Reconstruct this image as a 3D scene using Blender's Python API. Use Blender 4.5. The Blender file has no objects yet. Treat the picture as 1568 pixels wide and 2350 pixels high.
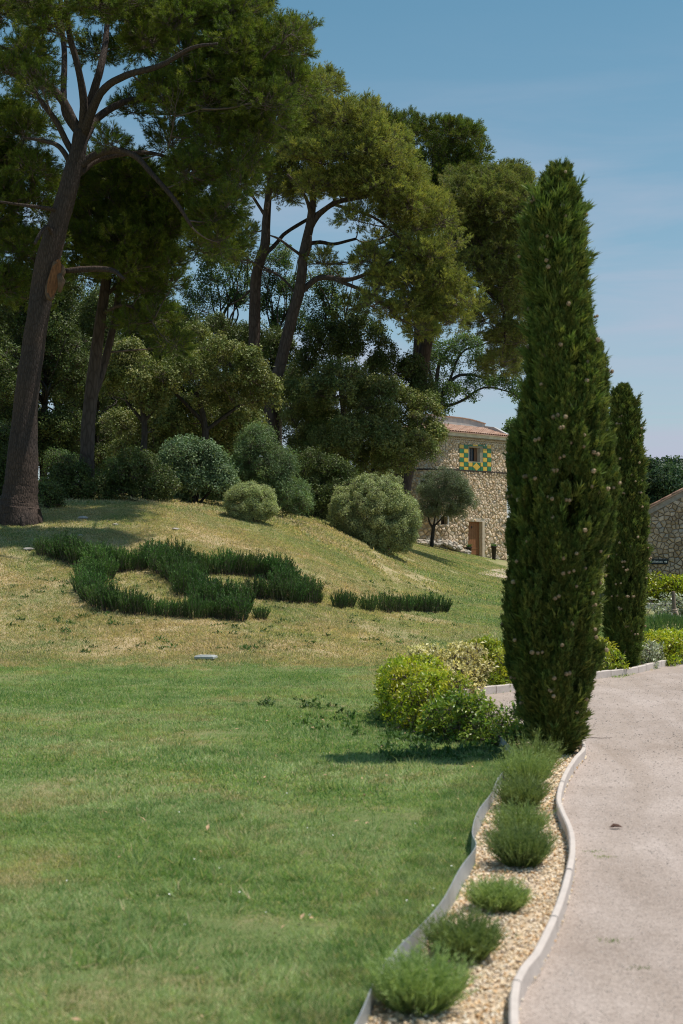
import bpy, math
import numpy as np
from mathutils import Vector, Matrix

# ------------------------------------------------------------------ camera, sky, sun, exposure
C = bpy.context.scene
COL = C.collection
CAM_H = 1.6
cam_d = bpy.data.cameras.new("camera"); cam = bpy.data.objects.new("camera", cam_d); COL.objects.link(cam)
cam.location = (0, 0, CAM_H); cam.rotation_euler = (math.radians(90), 0, 0)
cam_d.sensor_fit = 'VERTICAL'; cam_d.sensor_height = 36; cam_d.sensor_width = 24; cam_d.lens = 50
cam_d.shift_y = 120 / 2560
cam_d.clip_start = .05; cam_d.clip_end = 6000
cam_d.dof.use_dof = True; cam_d.dof.focus_distance = 42; cam_d.dof.aperture_fstop = 4.0
C.camera = cam

SUN_EL, SUN_AZ = math.radians(69.5), math.radians(8)     # azimuth from +X towards +Y
w = bpy.data.worlds.new("World"); C.world = w; w.use_nodes = True
nt = w.node_tree; nt.nodes.clear()
def N(nt, typ, **kw):
    n = nt.nodes.new(typ)
    for k, v in kw.items():
        if k.startswith('i_'):
            n.inputs[k[2:].replace('_', ' ')].default_value = v
        else: setattr(n, k, v)
    return n
sky = N(nt, 'ShaderNodeTexSky'); sky.sky_type = 'NISHITA'; sky.sun_disc = False
sky.sun_elevation = SUN_EL; sky.sun_rotation = math.pi/2 - SUN_AZ
sky.air_density = 1.0; sky.dust_density = .8; sky.ozone_density = 2.0; sky.altitude = 200
hs = N(nt, 'ShaderNodeHueSaturation'); hs.inputs['Saturation'].default_value = 1.12; hs.inputs['Hue'].default_value = .472; hs.inputs['Value'].default_value = 1
nt.links.new(sky.outputs[0], hs.inputs['Color'])
tc = N(nt, 'ShaderNodeTexCoord')
mp = N(nt, 'ShaderNodeMapping'); mp.inputs['Scale'].default_value = (1.2, 1.2, 9); mp.inputs['Rotation'].default_value = (0, .12, .3)
nz = N(nt, 'ShaderNodeTexNoise'); nz.inputs['Scale'].default_value = 2.6; nz.inputs['Detail'].default_value = 7; nz.inputs['Roughness'].default_value = .55; nz.inputs['Distortion'].default_value = .6
cr = N(nt, 'ShaderNodeMapRange'); cr.inputs['From Min'].default_value = .44; cr.inputs['From Max'].default_value = .68
sx = N(nt, 'ShaderNodeSeparateXYZ'); hz = N(nt, 'ShaderNodeMapRange'); hz.inputs['From Min'].default_value = .36; hz.inputs['From Max'].default_value = .02
hz.inputs['To Min'].default_value = .0; hz.inputs['To Max'].default_value = 1
nt.links.new(tc.outputs['Generated'], mp.inputs[0]); nt.links.new(mp.outputs[0], nz.inputs[0]); nt.links.new(nz.outputs[0], cr.inputs[0])
nt.links.new(tc.outputs['Generated'], sx.inputs[0]); nt.links.new(sx.outputs[2], hz.inputs[0])
mm = N(nt, 'ShaderNodeMath', operation='MULTIPLY_ADD'); nt.links.new(cr.outputs[0], mm.inputs[0]); mm.inputs[1].default_value = .9; mm.inputs[2].default_value = .36
m2 = N(nt, 'ShaderNodeMath', operation='MULTIPLY'); nt.links.new(mm.outputs[0], m2.inputs[0]); nt.links.new(hz.outputs[0], m2.inputs[1])
mx = N(nt, 'ShaderNodeMix', data_type='RGBA'); nt.links.new(m2.outputs[0], mx.inputs[0]); nt.links.new(hs.outputs[0], mx.inputs[6])
mx.inputs[7].default_value = (4.6, 4.95, 6.1, 1)
bg = N(nt, 'ShaderNodeBackground'); bg.inputs[1].default_value = .074
nt.links.new(mx.outputs[2], bg.inputs[0])
wo = N(nt, 'ShaderNodeOutputWorld'); nt.links.new(bg.outputs[0], wo.inputs[0])

sl = bpy.data.lights.new("sun", 'SUN'); sun = bpy.data.objects.new("sun", sl); COL.objects.link(sun)
sl.energy = 3.4; sl.angle = math.radians(.55); sl.color = (1.0, .93, .83)
SV = Vector((math.cos(SUN_EL)*math.cos(SUN_AZ), math.cos(SUN_EL)*math.sin(SUN_AZ), math.sin(SUN_EL)))
sun.rotation_euler = SV.to_track_quat('Z', 'Y').to_euler(); sun.location = SV*60
C.view_settings.view_transform = 'Standard'; C.view_settings.look = 'None'
C.view_settings.exposure = 0.50; C.view_settings.gamma = 1
C.render.engine = 'CYCLES'
C.cycles.max_bounces = 6; C.cycles.diffuse_bounces = 3; C.cycles.glossy_bounces = 2; C.cycles.transmission_bounces = 4; C.cycles.transparent_max_bounces = 4
C.cycles.use_denoising = True; C.cycles.filter_width = 1.1; C.cycles.denoising_prefilter = 'NONE'; C.cycles.use_adaptive_sampling = False; C.cycles.sample_clamp_indirect = 4

rng = np.random.default_rng(7)
R_ = math.radians

# ------------------------------------------------------------------ helpers
F, CX, HZ = 3264.4, 784.1, 1285.2      # pixels of the working grid (1568 x 2350) per unit tangent
def P(u, v, d): return np.array([(u-CX)/F*d, d, CAM_H + (HZ-v)/F*d])
def px(n, d): return n/F*d

def tag(o, label=None, cat=None, group=None, kind=None):
    if label: o['label'] = label
    if cat: o['category'] = cat
    if group: o['group'] = group
    if kind: o['kind'] = kind
    return o
def empty(name, loc=(0,0,0), rz=0):
    o = bpy.data.objects.new(name, None); COL.objects.link(o); o.location = loc; o.rotation_euler = (0,0,rz); o.empty_display_size = .3
    return o

class MB:
    """collects vertices and polygons; build() links them as one mesh object"""
    def __init__(s): s.v = []; s.f = []; s.n = 0; s.t = []; s.mi = []; s.sm = []
    def add(s, V, Fc, tint=.5, mat=0, smooth=False):
        V = np.asarray(V, float).reshape(-1, 3)
        s.v.append(V); 
        n = s.n
        for f in Fc: s.f.append([int(i)+n for i in f])
        s.mi += [mat]*len(Fc); s.sm += [smooth]*len(Fc)
        t = np.full(len(V), tint) if np.isscalar(tint) else np.asarray(tint, float)
        s.t.append(t); s.n += len(V)
    def box(s, c, size, rot=None, tint=.5, mat=0, bev=0):
        x, y, z = np.array(size)/2
        if bev:
            b = min(bev, x*.45, y*.45, z*.45)
            V = []
            for (zz, k) in ((-z, b), (-z+b, 0), (z-b, 0), (z, b)):
                for sx_, sy_ in ((-1,-1),(1,-1),(1,1),(-1,1)):
                    V.append((sx_*(x-k), sy_*(y-k), zz))
            V = np.array(V); Fc = [(3,2,1,0), (12,13,14,15)]
            for L in range(3):
                for i in range(4):
                    a = L*4+i; c2 = L*4+(i+1)%4
                    Fc.append((a, c2, c2+4, a+4))
        else:
            V = np.array([(a, b_, c_) for c_ in (-z, z) for b_ in (-y, y) for a in (-x, x)])
            Fc = [(0,2,3,1),(4,5,7,6),(0,1,5,4),(2,6,7,3),(0,4,6,2),(1,3,7,5)]
        if rot is not None: V = V @ np.array(rot).T
        s.add(V+np.array(c), Fc, tint, mat)
    def tube(s, pts, rad, n=6, tint=.5, mat=0, cap=True, wob=0, smooth=True):
        pts = np.asarray(pts, float); m = len(pts); rad = np.broadcast_to(np.asarray(rad, float), (m,))
        T = np.gradient(pts, axis=0); T /= np.linalg.norm(T, axis=1)[:, None]+1e-9
        ref = np.array([.13, .97, .2]) if abs(T[0][1]) < .8 else np.array([1., .1, .1])
        V = []
        for i in range(m):
            a = np.cross(T[i], ref); a /= np.linalg.norm(a)+1e-9; b = np.cross(T[i], a); 
            ang = np.arange(n)*2*math.pi/n
            r = rad[i]*(1+(rng.uniform(-wob, wob, n) if wob else 0))
            V.append(pts[i]+(np.cos(ang)*r)[:, None]*a+(np.sin(ang)*r)[:, None]*b)
        V = np.concatenate(V); Fc = []
        for i in range(m-1):
            for j in range(n):
                k = (j+1) % n
                Fc.append((i*n+j, i*n+k, (i+1)*n+k, (i+1)*n+j))
        if cap and n > 2:
            Fc.append(tuple(range(n-1, -1, -1))); Fc.append(tuple((m-1)*n+j for j in range(n)))
        s.add(V, Fc, tint, mat, smooth)
    def mesh(s, name, mats=()):
        me = bpy.data.meshes.new(name)
        V = np.concatenate(s.v) if s.v else np.zeros((0, 3))
        lens = np.array([len(f) for f in s.f], dtype=np.int32)
        loops = np.array([i for f in s.f for i in f], dtype=np.int32)
        me.vertices.add(len(V)); me.vertices.foreach_set('co', V.astype(np.float32).ravel())
        me.loops.add(len(loops)); me.loops.foreach_set('vertex_index', loops)
        me.polygons.add(len(lens)); me.polygons.foreach_set('loop_start', np.concatenate([[0], np.cumsum(lens)[:-1]]).astype(np.int32))
        me.polygons.foreach_set('loop_total', lens)
        me.polygons.foreach_set('material_index', np.array(s.mi, dtype=np.int32))
        me.polygons.foreach_set('use_smooth', np.array(s.sm, dtype=bool))
        a = me.attributes.new('tint', 'FLOAT', 'POINT'); a.data.foreach_set('value', np.concatenate(s.t).astype(np.float32))
        me.update(calc_edges=True); me.validate()
        for m in mats: me.materials.append(m)
        return me
    def build(s, name, mats, parent=None):
        if not isinstance(mats, (list, tuple)): mats = [mats]
        o = bpy.data.objects.new(name, s.mesh(name, mats)); COL.objects.link(o)
        if parent is not None: o.parent = parent
        return o
def tri_mesh(V, tris, tint, mats, name='tris', mi=None):
    """fast path: V (n,3), tris (m,3)"""
    me = bpy.data.meshes.new(name); m = len(tris)
    me.vertices.add(len(V)); me.vertices.foreach_set('co', np.asarray(V, np.float32).ravel())
    me.loops.add(m*3); me.loops.foreach_set('vertex_index', np.asarray(tris, np.int32).ravel())
    me.polygons.add(m); me.polygons.foreach_set('loop_start', (np.arange(m)*3).astype(np.int32)); me.polygons.foreach_set('loop_total', np.full(m, 3, np.int32))
    if mi is not None: me.polygons.foreach_set('material_index', np.asarray(mi, np.int32))
    a = me.attributes.new('tint', 'FLOAT', 'POINT'); a.data.foreach_set('value', np.asarray(tint, np.float32))
    me.update(calc_edges=True)
    for q in mats: me.materials.append(q)
    return me
def linkobj(name, me, parent=None, loc=(0,0,0)):
    o = bpy.data.objects.new(name, me); COL.objects.link(o); o.location = loc
    if parent is not None: o.parent = parent
    return o
def unit(v): v = np.asarray(v, float); return v/(np.linalg.norm(v, axis=-1, keepdims=True)+1e-9)
def rdir(n): return unit(rng.normal(size=(n, 3)))
def basis(z):
    z = unit(z); ref = np.where(np.abs(z[:, 2:3]) < .9, [[0,0,1.]], [[1.,0,0]]); x = unit(np.cross(ref, z)); return x, np.cross(z, x), z
def copytree(o, parent=None):
    c = o.copy(); COL.objects.link(c)
    if parent is not None: c.parent = parent
    for ch in list(o.children): copytree(ch, c)
    return c
def smooth(a, b, x): t = np.clip((x-a)/(b-a), 0, 1); return t*t*(3-2*t)

# ------------------------------------------------------------------ materials
def newmat(name):
    m = bpy.data.materials.new(name); m.use_nodes = True; nt = m.node_tree; nt.nodes.clear()
    out = nt.nodes.new('ShaderNodeOutputMaterial'); return m, nt, out
def ramp(nt, src, stops):
    r = nt.nodes.new('ShaderNodeValToRGB'); e = r.color_ramp.elements
    while len(e) < len(stops): e.new(.5)
    for i, (p, c) in enumerate(stops): e[i].position = p; e[i].color = (*c, 1)
    nt.links.new(src, r.inputs[0]); return r.outputs[0]
def mixc(nt, fac, a, b, mode='MIX'):
    n = nt.nodes.new('ShaderNodeMix'); n.data_type = 'RGBA'; n.blend_type = mode
    for s, x in ((0, fac), (6, a), (7, b)):
        if isinstance(x, (int, float)): n.inputs[s].default_value = x
        elif isinstance(x, tuple): n.inputs[s].default_value = (*x, 1)
        else: nt.links.new(x, n.inputs[s])
    return n.outputs[2]
def noise(nt, scale, detail=4, rough=.55, vec=None, dist=0, out=0):
    n = nt.nodes.new('ShaderNodeTexNoise'); n.inputs['Scale'].default_value = scale; n.inputs['Detail'].default_value = detail
    n.inputs['Roughness'].default_value = rough; n.inputs['Distortion'].default_value = dist
    if vec is not None: nt.links.new(vec, n.inputs['Vector'])
    return n.outputs[out]
def coords(nt, kind='Object', scale=(1,1,1)):
    if kind == 'World': g = nt.nodes.new('ShaderNodeNewGeometry').outputs['Position']
    else: g = nt.nodes.new('ShaderNodeTexCoord').outputs[kind]
    m = nt.nodes.new('ShaderNodeMapping'); m.inputs['Scale'].default_value = scale; nt.links.new(g, m.inputs[0]); return m.outputs[0]
def bump(nt, h, strength=.5, dist=.02):
    b = nt.nodes.new('ShaderNodeBump'); b.inputs['Strength'].default_value = strength; b.inputs['Distance'].default_value = dist
    nt.links.new(h, b.inputs['Height']); return b.outputs[0]
def princ(nt, out, col, rough=.8, norm=None, spec=.3, metal=0):
    p = nt.nodes.new('ShaderNodeBsdfPrincipled')
    if isinstance(col, tuple): p.inputs['Base Color'].default_value = (*col, 1)
    else: nt.links.new(col, p.inputs['Base Color'])
    p.inputs['Roughness'].default_value = rough; p.inputs['Specular IOR Level'].default_value = spec; p.inputs['Metallic'].default_value = metal
    if norm is not None: nt.links.new(norm, p.inputs['Normal'])
    nt.links.new(p.outputs[0], out.inputs[0]); return p
def simple(name, col, rough=.8, var=.25, nscale=8, bstr=.3, bdist=.01, spec=.3, metal=0, kind='Object', scale=(1,1,1)):
    m, nt, out = newmat(name); v = coords(nt, kind, scale)
    c = ramp(nt, noise(nt, nscale, 6, .6, v), [(.3, tuple(x*(1-var) for x in col)), (.7, tuple(min(1, x*(1+var)) for x in col))])
    princ(nt, out, c, rough, bump(nt, noise(nt, nscale*4, 5, .6, v), bstr, bdist), spec, metal); return m
def leafmat(name, a, b, c=None, trans=.3, rough=.55, spec=.25):
    """a..b by per-leaf tint, c mixed in by a per-cluster random value"""
    m, nt, out = newmat(name)
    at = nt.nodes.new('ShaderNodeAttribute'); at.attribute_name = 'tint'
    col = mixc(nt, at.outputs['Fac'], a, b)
    oi = nt.nodes.new('ShaderNodeObjectInfo')
    if c is not None:
        mr = nt.nodes.new('ShaderNodeMapRange'); mr.inputs['From Min'].default_value = .35; mr.inputs['From Max'].default_value = 1
        mr.inputs['To Max'].default_value = .85
        nt.links.new(oi.outputs['Random'], mr.inputs[0]); col = mixc(nt, mr.outputs[0], col, c)
    wn = nt.nodes.new('ShaderNodeTexWhiteNoise'); wn.noise_dimensions = '1D'; nt.links.new(oi.outputs['Random'], wn.inputs['W'])
    col = mixc(nt, 1.0, col, ramp(nt, wn.outputs['Value'], [(0, (.68,.68,.68)), (1, (1.28,1.28,1.28))]), 'MULTIPLY')
    n = noise(nt, .55, 3, .5, coords(nt, 'World'))
    col = mixc(nt, 1.0, col, ramp(nt, n, [(.3, (.8, .8, .8)), (.7, (1.2, 1.2, 1.15))]), 'MULTIPLY')
    p = princ(nt, out, col, rough, None, spec)
    t = nt.nodes.new('ShaderNodeBsdfTranslucent'); nt.links.new(mixc(nt, 1.0, col, (1.25, 1.3, .7), 'MULTIPLY'), t.inputs[0])
    ms = nt.nodes.new('ShaderNodeMixShader'); ms.inputs[0].default_value = trans
    nt.links.new(p.outputs[0], ms.inputs[1]); nt.links.new(t.outputs[0], ms.inputs[2]); nt.links.new(ms.outputs[0], out.inputs[0])
    return m
def tintmat(name, stops, rough=.85, nscale=14, bstr=.6, bdist=.02, mix=.35, spec=.2):
    """piece colour picked by tint, with grain"""
    m, nt, out = newmat(name)
    at = nt.nodes.new('ShaderNodeAttribute'); at.attribute_name = 'tint'
    v = coords(nt, 'World')
    c = ramp(nt, at.outputs['Fac'], stops)
    g = ramp(nt, noise(nt, nscale, 6, .62, v), [(.3, (1-mix,)*3), (.7, (1+mix*.6,)*3)])
    c = mixc(nt, 1.0, c, g, 'MULTIPLY')
    princ(nt, out, c, rough, bump(nt, noise(nt, nscale*2.5, 6, .65, v), bstr, bdist), spec); return m

def barkmat(name, a, b, c, vs=3.0, bd=.03):
    m, nt, out = newmat(name); v = coords(nt, 'World', (1, 1, .28))
    vo = nt.nodes.new('ShaderNodeTexVoronoi'); vo.feature = 'DISTANCE_TO_EDGE'; vo.inputs['Scale'].default_value = vs*4; nt.links.new(v, vo.inputs['Vector'])
    n1 = noise(nt, vs*6, 6, .65, v); n2 = noise(nt, .8, 3, .5, coords(nt, 'World'))
    cc = mixc(nt, n1, a, b); cc = mixc(nt, ramp(nt, n2, [(.42, (0,0,0)), (.62, (.8,.8,.8))]), cc, c)
    e = ramp(nt, vo.outputs['Distance'], [(.0, (.62,.62,.62)), (.2, (1,1,1))])
    cc = mixc(nt, 1.0, cc, e, 'MULTIPLY')
    h = mixc(nt, .5, e, n1)
    princ(nt, out, cc, .9, bump(nt, h, .9, bd), .15); return m
BARK_BIG = barkmat('bark_pine', (.034,.026,.023), (.10,.08,.072), (.095,.066,.052), 5.5, .05)
BARK_FAR = barkmat('bark_far', (.05,.035,.028), (.13,.10,.085), (.10,.08,.07), 2.5, .04)
BARK_OAK = barkmat('bark_oak', (.03,.026,.022), (.085,.075,.065), (.06,.055,.05), 3, .03)
TWIG = simple('twig_bark', (.12,.095,.08), .9, .35, 6)

# leaf materials
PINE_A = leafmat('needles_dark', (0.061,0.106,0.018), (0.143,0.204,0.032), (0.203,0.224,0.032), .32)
PINE_B = leafmat('needles_olive', (0.144,0.185,0.049), (0.283,0.320,0.076), (0.368,0.349,0.081), .32)
PINE_C = leafmat('needles_brownish', (0.125,0.158,0.046), (0.237,0.286,0.075), (0.282,0.271,0.086), .30)
OAK_A = leafmat('oak_leaves', (0.081,0.118,0.033), (0.190,0.234,0.071), (0.290,0.280,0.095), .22, .5)
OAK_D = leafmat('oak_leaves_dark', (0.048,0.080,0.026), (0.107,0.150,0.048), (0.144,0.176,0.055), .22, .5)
DECID = leafmat('deciduous_leaves', (0.058,0.115,0.042), (0.125,0.202,0.073), (0.154,0.211,0.058), .35)
BUSH_BLUE = leafmat('bush_bluegreen', (0.096,0.169,0.086), (0.202,0.298,0.163), (0.250,0.326,0.163), .25)
BUSH_FEATH = leafmat('bush_feathery', (0.080,0.144,0.065), (0.163,0.250,0.115), (0.192,0.250,0.086), .3)
BUSH_PALE = leafmat('bush_pale', (0.164,0.215,0.093), (0.412,0.483,0.236), (0.493,0.513,0.258), .25)
OLIVE = leafmat('olive_leaves', (0.089,0.129,0.077), (0.221,0.276,0.175), (0.184,0.221,0.110), .2)
CYP = leafmat('cypress_foliage', (0.049,0.097,0.027), (0.139,0.199,0.046), (0.212,0.228,0.055), .2, .6)
ROSE = leafmat('rosemary', (0.031,0.083,0.021), (0.084,0.181,0.043), (0.103,0.189,0.043), .2)
LAV = leafmat('lavender', (0.110,0.191,0.062), (0.313,0.413,0.157), (0.267,0.336,0.110), .3)
HEDGE_Y = leafmat('hedge_yellow_green', (0.103,0.188,0.014), (0.407,0.502,0.035), (0.503,0.453,0.035), .35, .35, .5)
HEDGE_G = leafmat('hedge_green', (0.065,0.143,0.026), (0.215,0.343,0.051), (0.343,0.400,0.051), .3, .35, .5)
HEDGE_V = leafmat('hedge_variegated', (0.312,0.325,0.143), (0.936,0.832,0.442), (0.806,0.715,0.286), .25, .4, .5)
HEDGE_W = leafmat('hedge_silvery', (0.133,0.188,0.122), (0.608,0.641,0.508), (0.464,0.508,0.365), .25, .4, .5)
TREELINE = leafmat('far_wood_leaves', (0.026,0.058,0.031), (0.058,0.107,0.055), (0.072,0.111,0.052), .3)

# ground colours: lush near, dry on the slope; the same function colours blades and soil
def ground_color(nt, blade=True):
    pos = nt.nodes.new('ShaderNodeNewGeometry').outputs['Position']
    sp = nt.nodes.new('ShaderNodeSeparateXYZ'); nt.links.new(pos, sp.inputs[0])
    flat = nt.nodes.new('ShaderNodeCombineXYZ'); nt.links.new(sp.outputs[0], flat.inputs[0]); nt.links.new(sp.outputs[1], flat.inputs[1])
    v = flat.outputs[0]
    nA = noise(nt, .42, 5, .6, v, .8); nB = noise(nt, 3.2, 6, .72, v); nC = noise(nt, .16, 3, .5, v)
    def math_(op, a, b, c=None):
        n = nt.nodes.new('ShaderNodeMath'); n.operation = op
        for i, x in enumerate((a, b, c)):
            if x is None: continue
            if isinstance(x, (int, float)): n.inputs[i].default_value = x
            else: nt.links.new(x, n.inputs[i])
        return n.outputs[0]
    # dryness of the slope: rises past y = 20.6, eases off towards the right
    y2 = math_('MULTIPLY_ADD', nB, 2.6, math_('MULTIPLY_ADD', nA, 1.6, math_('SUBTRACT', sp.outputs[1], 1.6)))
    dry = nt.nodes.new('ShaderNodeMapRange'); dry.interpolation_type = 'SMOOTHSTEP'; dry.inputs['From Min'].default_value = 20.7; dry.inputs['From Max'].default_value = 21.6
    nt.links.new(y2, dry.inputs[0])
    rt = nt.nodes.new('ShaderNodeMapRange'); rt.interpolation_type = 'SMOOTHSTEP'; rt.inputs['From Min'].default_value = .0; rt.inputs['From Max'].default_value = .12
    rt.inputs['To Min'].default_value = 0; rt.inputs['To Max'].default_value = .34
    slope = math_('DIVIDE', sp.outputs[0], sp.outputs[1]); nt.links.new(slope, rt.inputs[0])
    patch = nt.nodes.new('ShaderNodeMapRange'); patch.inputs['From Min'].default_value = .40; patch.inputs['From Max'].default_value = .58
    nt.links.new(math_('MULTIPLY_ADD', nA, .45, math_('MULTIPLY_ADD', nB, .35, math_('MULTIPLY', nC, .2))), patch.inputs[0])
    d = math_('MULTIPLY', dry.outputs[0], math_('MULTIPLY_ADD', patch.outputs[0], .70, .32))
    d = math_('SUBTRACT', d, rt.outputs[0]); 
    near = nt.nodes.new('ShaderNodeMapRange'); near.inputs['From Min'].default_value = .50; near.inputs['From Max'].default_value = .62; near.inputs['To Max'].default_value = .62
    nt.links.new(math_('MULTIPLY_ADD', nA, .55, math_('MULTIPLY', nB, .45)), near.inputs[0])
    d = math_('MAXIMUM', d, near.outputs[0])
    if blade:
        at = nt.nodes.new('ShaderNodeAttribute'); at.attribute_name = 'tint'
        # individual blades are greener or drier than their patch
        d = math_('MULTIPLY_ADD', math_('SUBTRACT', at.outputs['Fac'], .5), .55, d); d = math_('MINIMUM', math_('MAXIMUM', d, 0), 1)
        green = mixc(nt, at.outputs['Fac'], (0.144,0.253,0.081), (0.437,0.546,0.241))
        green = mixc(nt, ramp(nt, nA, [(.42, (0,0,0)), (.56, (1,1,1))]), green, mixc(nt, at.outputs['Fac'], (0.240,0.341,0.121), (0.546,0.658,0.328)))
        green = mixc(nt, ramp(nt, nB, [(.44, (0,0,0)), (.56, (.9,.9,.9))]), green, mixc(nt, at.outputs['Fac'], (0.082,0.189,0.049), (0.262,0.414,0.131)))
        green = mixc(nt, ramp(nt, at.outputs['Fac'], [(.90, (0,0,0)), (.93, (1,1,1))]), green, (.50,.42,.25))
        dryc = mixc(nt, at.outputs['Fac'], (.34,.265,.135), (.72,.565,.35))
    else:
        green = (.16,.20,.075)
        dryc = mixc(nt, nB, (.34,.265,.15), (.54,.42,.26))
    return mixc(nt, d, green, dryc), v
def grassmat():
    m, nt, out = newmat('grass_blades'); col, v = ground_color(nt, True)
    p = princ(nt, out, col, .55, None, .25)
    t = nt.nodes.new('ShaderNodeBsdfTranslucent'); nt.links.new(mixc(nt, 1.0, col, (1.1, 1.2, .7), 'MULTIPLY'), t.inputs[0])
    ms = nt.nodes.new('ShaderNodeMixShader'); ms.inputs[0].default_value = .45
    nt.links.new(p.outputs[0], ms.inputs[1]); nt.links.new(t.outputs[0], ms.inputs[2]); nt.links.new(ms.outputs[0], out.inputs[0]); return m
GRASS = grassmat()
m, nt, out = newmat('turf_soil'); col, v = ground_color(nt, False)
princ(nt, out, col, .95, bump(nt, noise(nt, 9, 8, .7, v), .8, .05), .1); SOIL = m

# ------------------------------------------------------------------ terrain height
_tab = {   # working-grid column -> (distance, row) pairs of the ground seen there
    -500: [(21,1535),(24,1441),(27,1340),(29,1262),(31,1198),(33,1158),(37,1138),(45,1118),(60,1098)],
    0:   [(21,1534),(24,1441),(27,1340),(29,1267),(31,1202),(33,1164),(36,1146),(45,1124),(60,1102)],
    367: [(21,1534),(24,1437),(27,1336),(29.5,1258),(32,1197),(34,1164),(37,1148),(45,1134),(60,1112)],
    597: [(21.2,1531),(25,1423),(28,1340),(31,1270),(34,1214),(37,1186),(42,1168),(55,1150)],
    780: [(21.5,1528),(26,1418),(30,1340),(35,1271),(40,1226),(46,1207),(60,1180)],
    918: [(22,1522),(27,1432),(34,1359),(42,1294),(48,1267),(60,1253),(80,1235)],
    1083:[(22,1522),(30,1418),(42,1349),(55,1313),(70,1287),(80,1270.5),(100,1262)],
    1164:[(22,1522),(30,1420),(45,1355),(60,1320),(80,1288),(100,1275)],
    1260:[(22,1522.5),(30,1459),(50,1365),(80,1300),(100,1285)],
    1500:[(22,1522.5),(30,1459.3),(50,1389.6),(80,1350.5),(100,1337.4)],
}
_us = np.arange(-600, 2000, 20.); _ds = np.arange(16, 102, 1.)
_cols = sorted(_tab); _H = []
for c in _cols:
    dd = np.array([16, 19]+[a for a, b in _tab[c]]+[100.] if _tab[c][-1][0] < 100 else [16, 19]+[a for a, b in _tab[c]])
    hh = [CAM_H+(HZ-b)/F*a for a, b in _tab[c]]
    hh = [0, 0]+hh+([hh[-1]+.9] if _tab[c][-1][0] < 100 else [])
    _H.append(np.interp(_ds, dd, hh))
_H = np.array(_H)
_T = np.array([[np.interp(u, _cols, _H[:, j]) for j in range(len(_ds))] for u in _us])
for _ in range(6):   # round the table off
    Tp = np.pad(_T, 1, mode='edge'); _T = (Tp[:-2, 1:-1]+Tp[2:, 1:-1]+2*Tp[1:-1, 1:-1])/4
for _ in range(2):
    Tp = np.pad(_T, 1, mode='edge'); _T = (Tp[1:-1, :-2]+Tp[1:-1, 2:]+2*Tp[1:-1, 1:-1])/4
def G(x, y):
    x = np.asarray(x, float); y = np.asarray(y, float)
    yy = np.maximum(y, 1.); u = np.clip(CX+F*x/yy, _us[0], _us[-1]-1); d = np.clip(yy, _ds[0], _ds[-1]-1e-3)
    fu = (u-_us[0])/20.; iu = np.clip(fu.astype(int), 0, len(_us)-2); fu = fu-iu
    fd = d-_ds[0]; jd = np.clip(fd.astype(int), 0, len(_ds)-2); fd = fd-jd
    h = (_T[iu, jd]*(1-fu)+_T[iu+1, jd]*fu)*(1-fd)+(_T[iu, jd+1]*(1-fu)+_T[iu+1, jd+1]*fu)*fd
    return h*(1-smooth(150, 500, yy))*smooth(15.5, 20, y)
def gpt(x, y, dz=0): return np.array([x, y, float(G(x, y))+dz])
def hit(u, v):
    """ground point seen at working-grid (u, v)"""
    d = np.linspace(4, 99, 4000); g = G((u-CX)/F*d, d); r = CAM_H+(HZ-v)/F*d
    k = np.argmax(r <= g); return np.array([(u-CX)/F*d[k], d[k], g[k]])
def gnormal(x, y):
    e = .3; gx = (G(x+e, y)-G(x-e, y))/(2*e); gy = (G(x, y+e)-G(x, y-e))/(2*e)
    return unit(np.stack([-gx, -gy, np.ones_like(gx)], -1))

def axis(parts):
    out = []
    for a, b, st in parts: out += list(np.arange(a, b, st))
    return np.array(out+[parts[-1][1]])
xs = axis([(-3000,-400,400),(-400,-60,40),(-60,-24,3),(-24,24,.4),(24,60,3),(60,400,40),(400,3000,400)])
ys = axis([(-200,-20,30),(-20,0,5),(0,16,1),(16,50,.4),(50,110,1.5),(110,520,15),(520,5000,500)])
X, Y = np.meshgrid(xs, ys); Z = G(X, Y) + .012*np.sin(X*1.7+.5*Y)*np.sin(Y*1.3-X*.4)*(np.abs(X) < 24)*smooth(2, 8, Y)*smooth(3.0, 1.0, X)
nx, ny = len(xs), len(ys); V = np.stack([X, Y, Z], -1).reshape(-1, 3)
i, j = np.meshgrid(np.arange(nx-1), np.arange(ny-1)); a = (j*nx+i).ravel()
Q = np.stack([a, a+1, a+1+nx, a, a+1+nx, a+nx], -1).reshape(-1, 3)
me = tri_mesh(V, Q, np.full(len(V), .5), [SOIL], 'ground'); me.polygons.foreach_set('use_smooth', np.ones(len(Q), bool))
tag(linkobj('ground', me), kind='structure')

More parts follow.
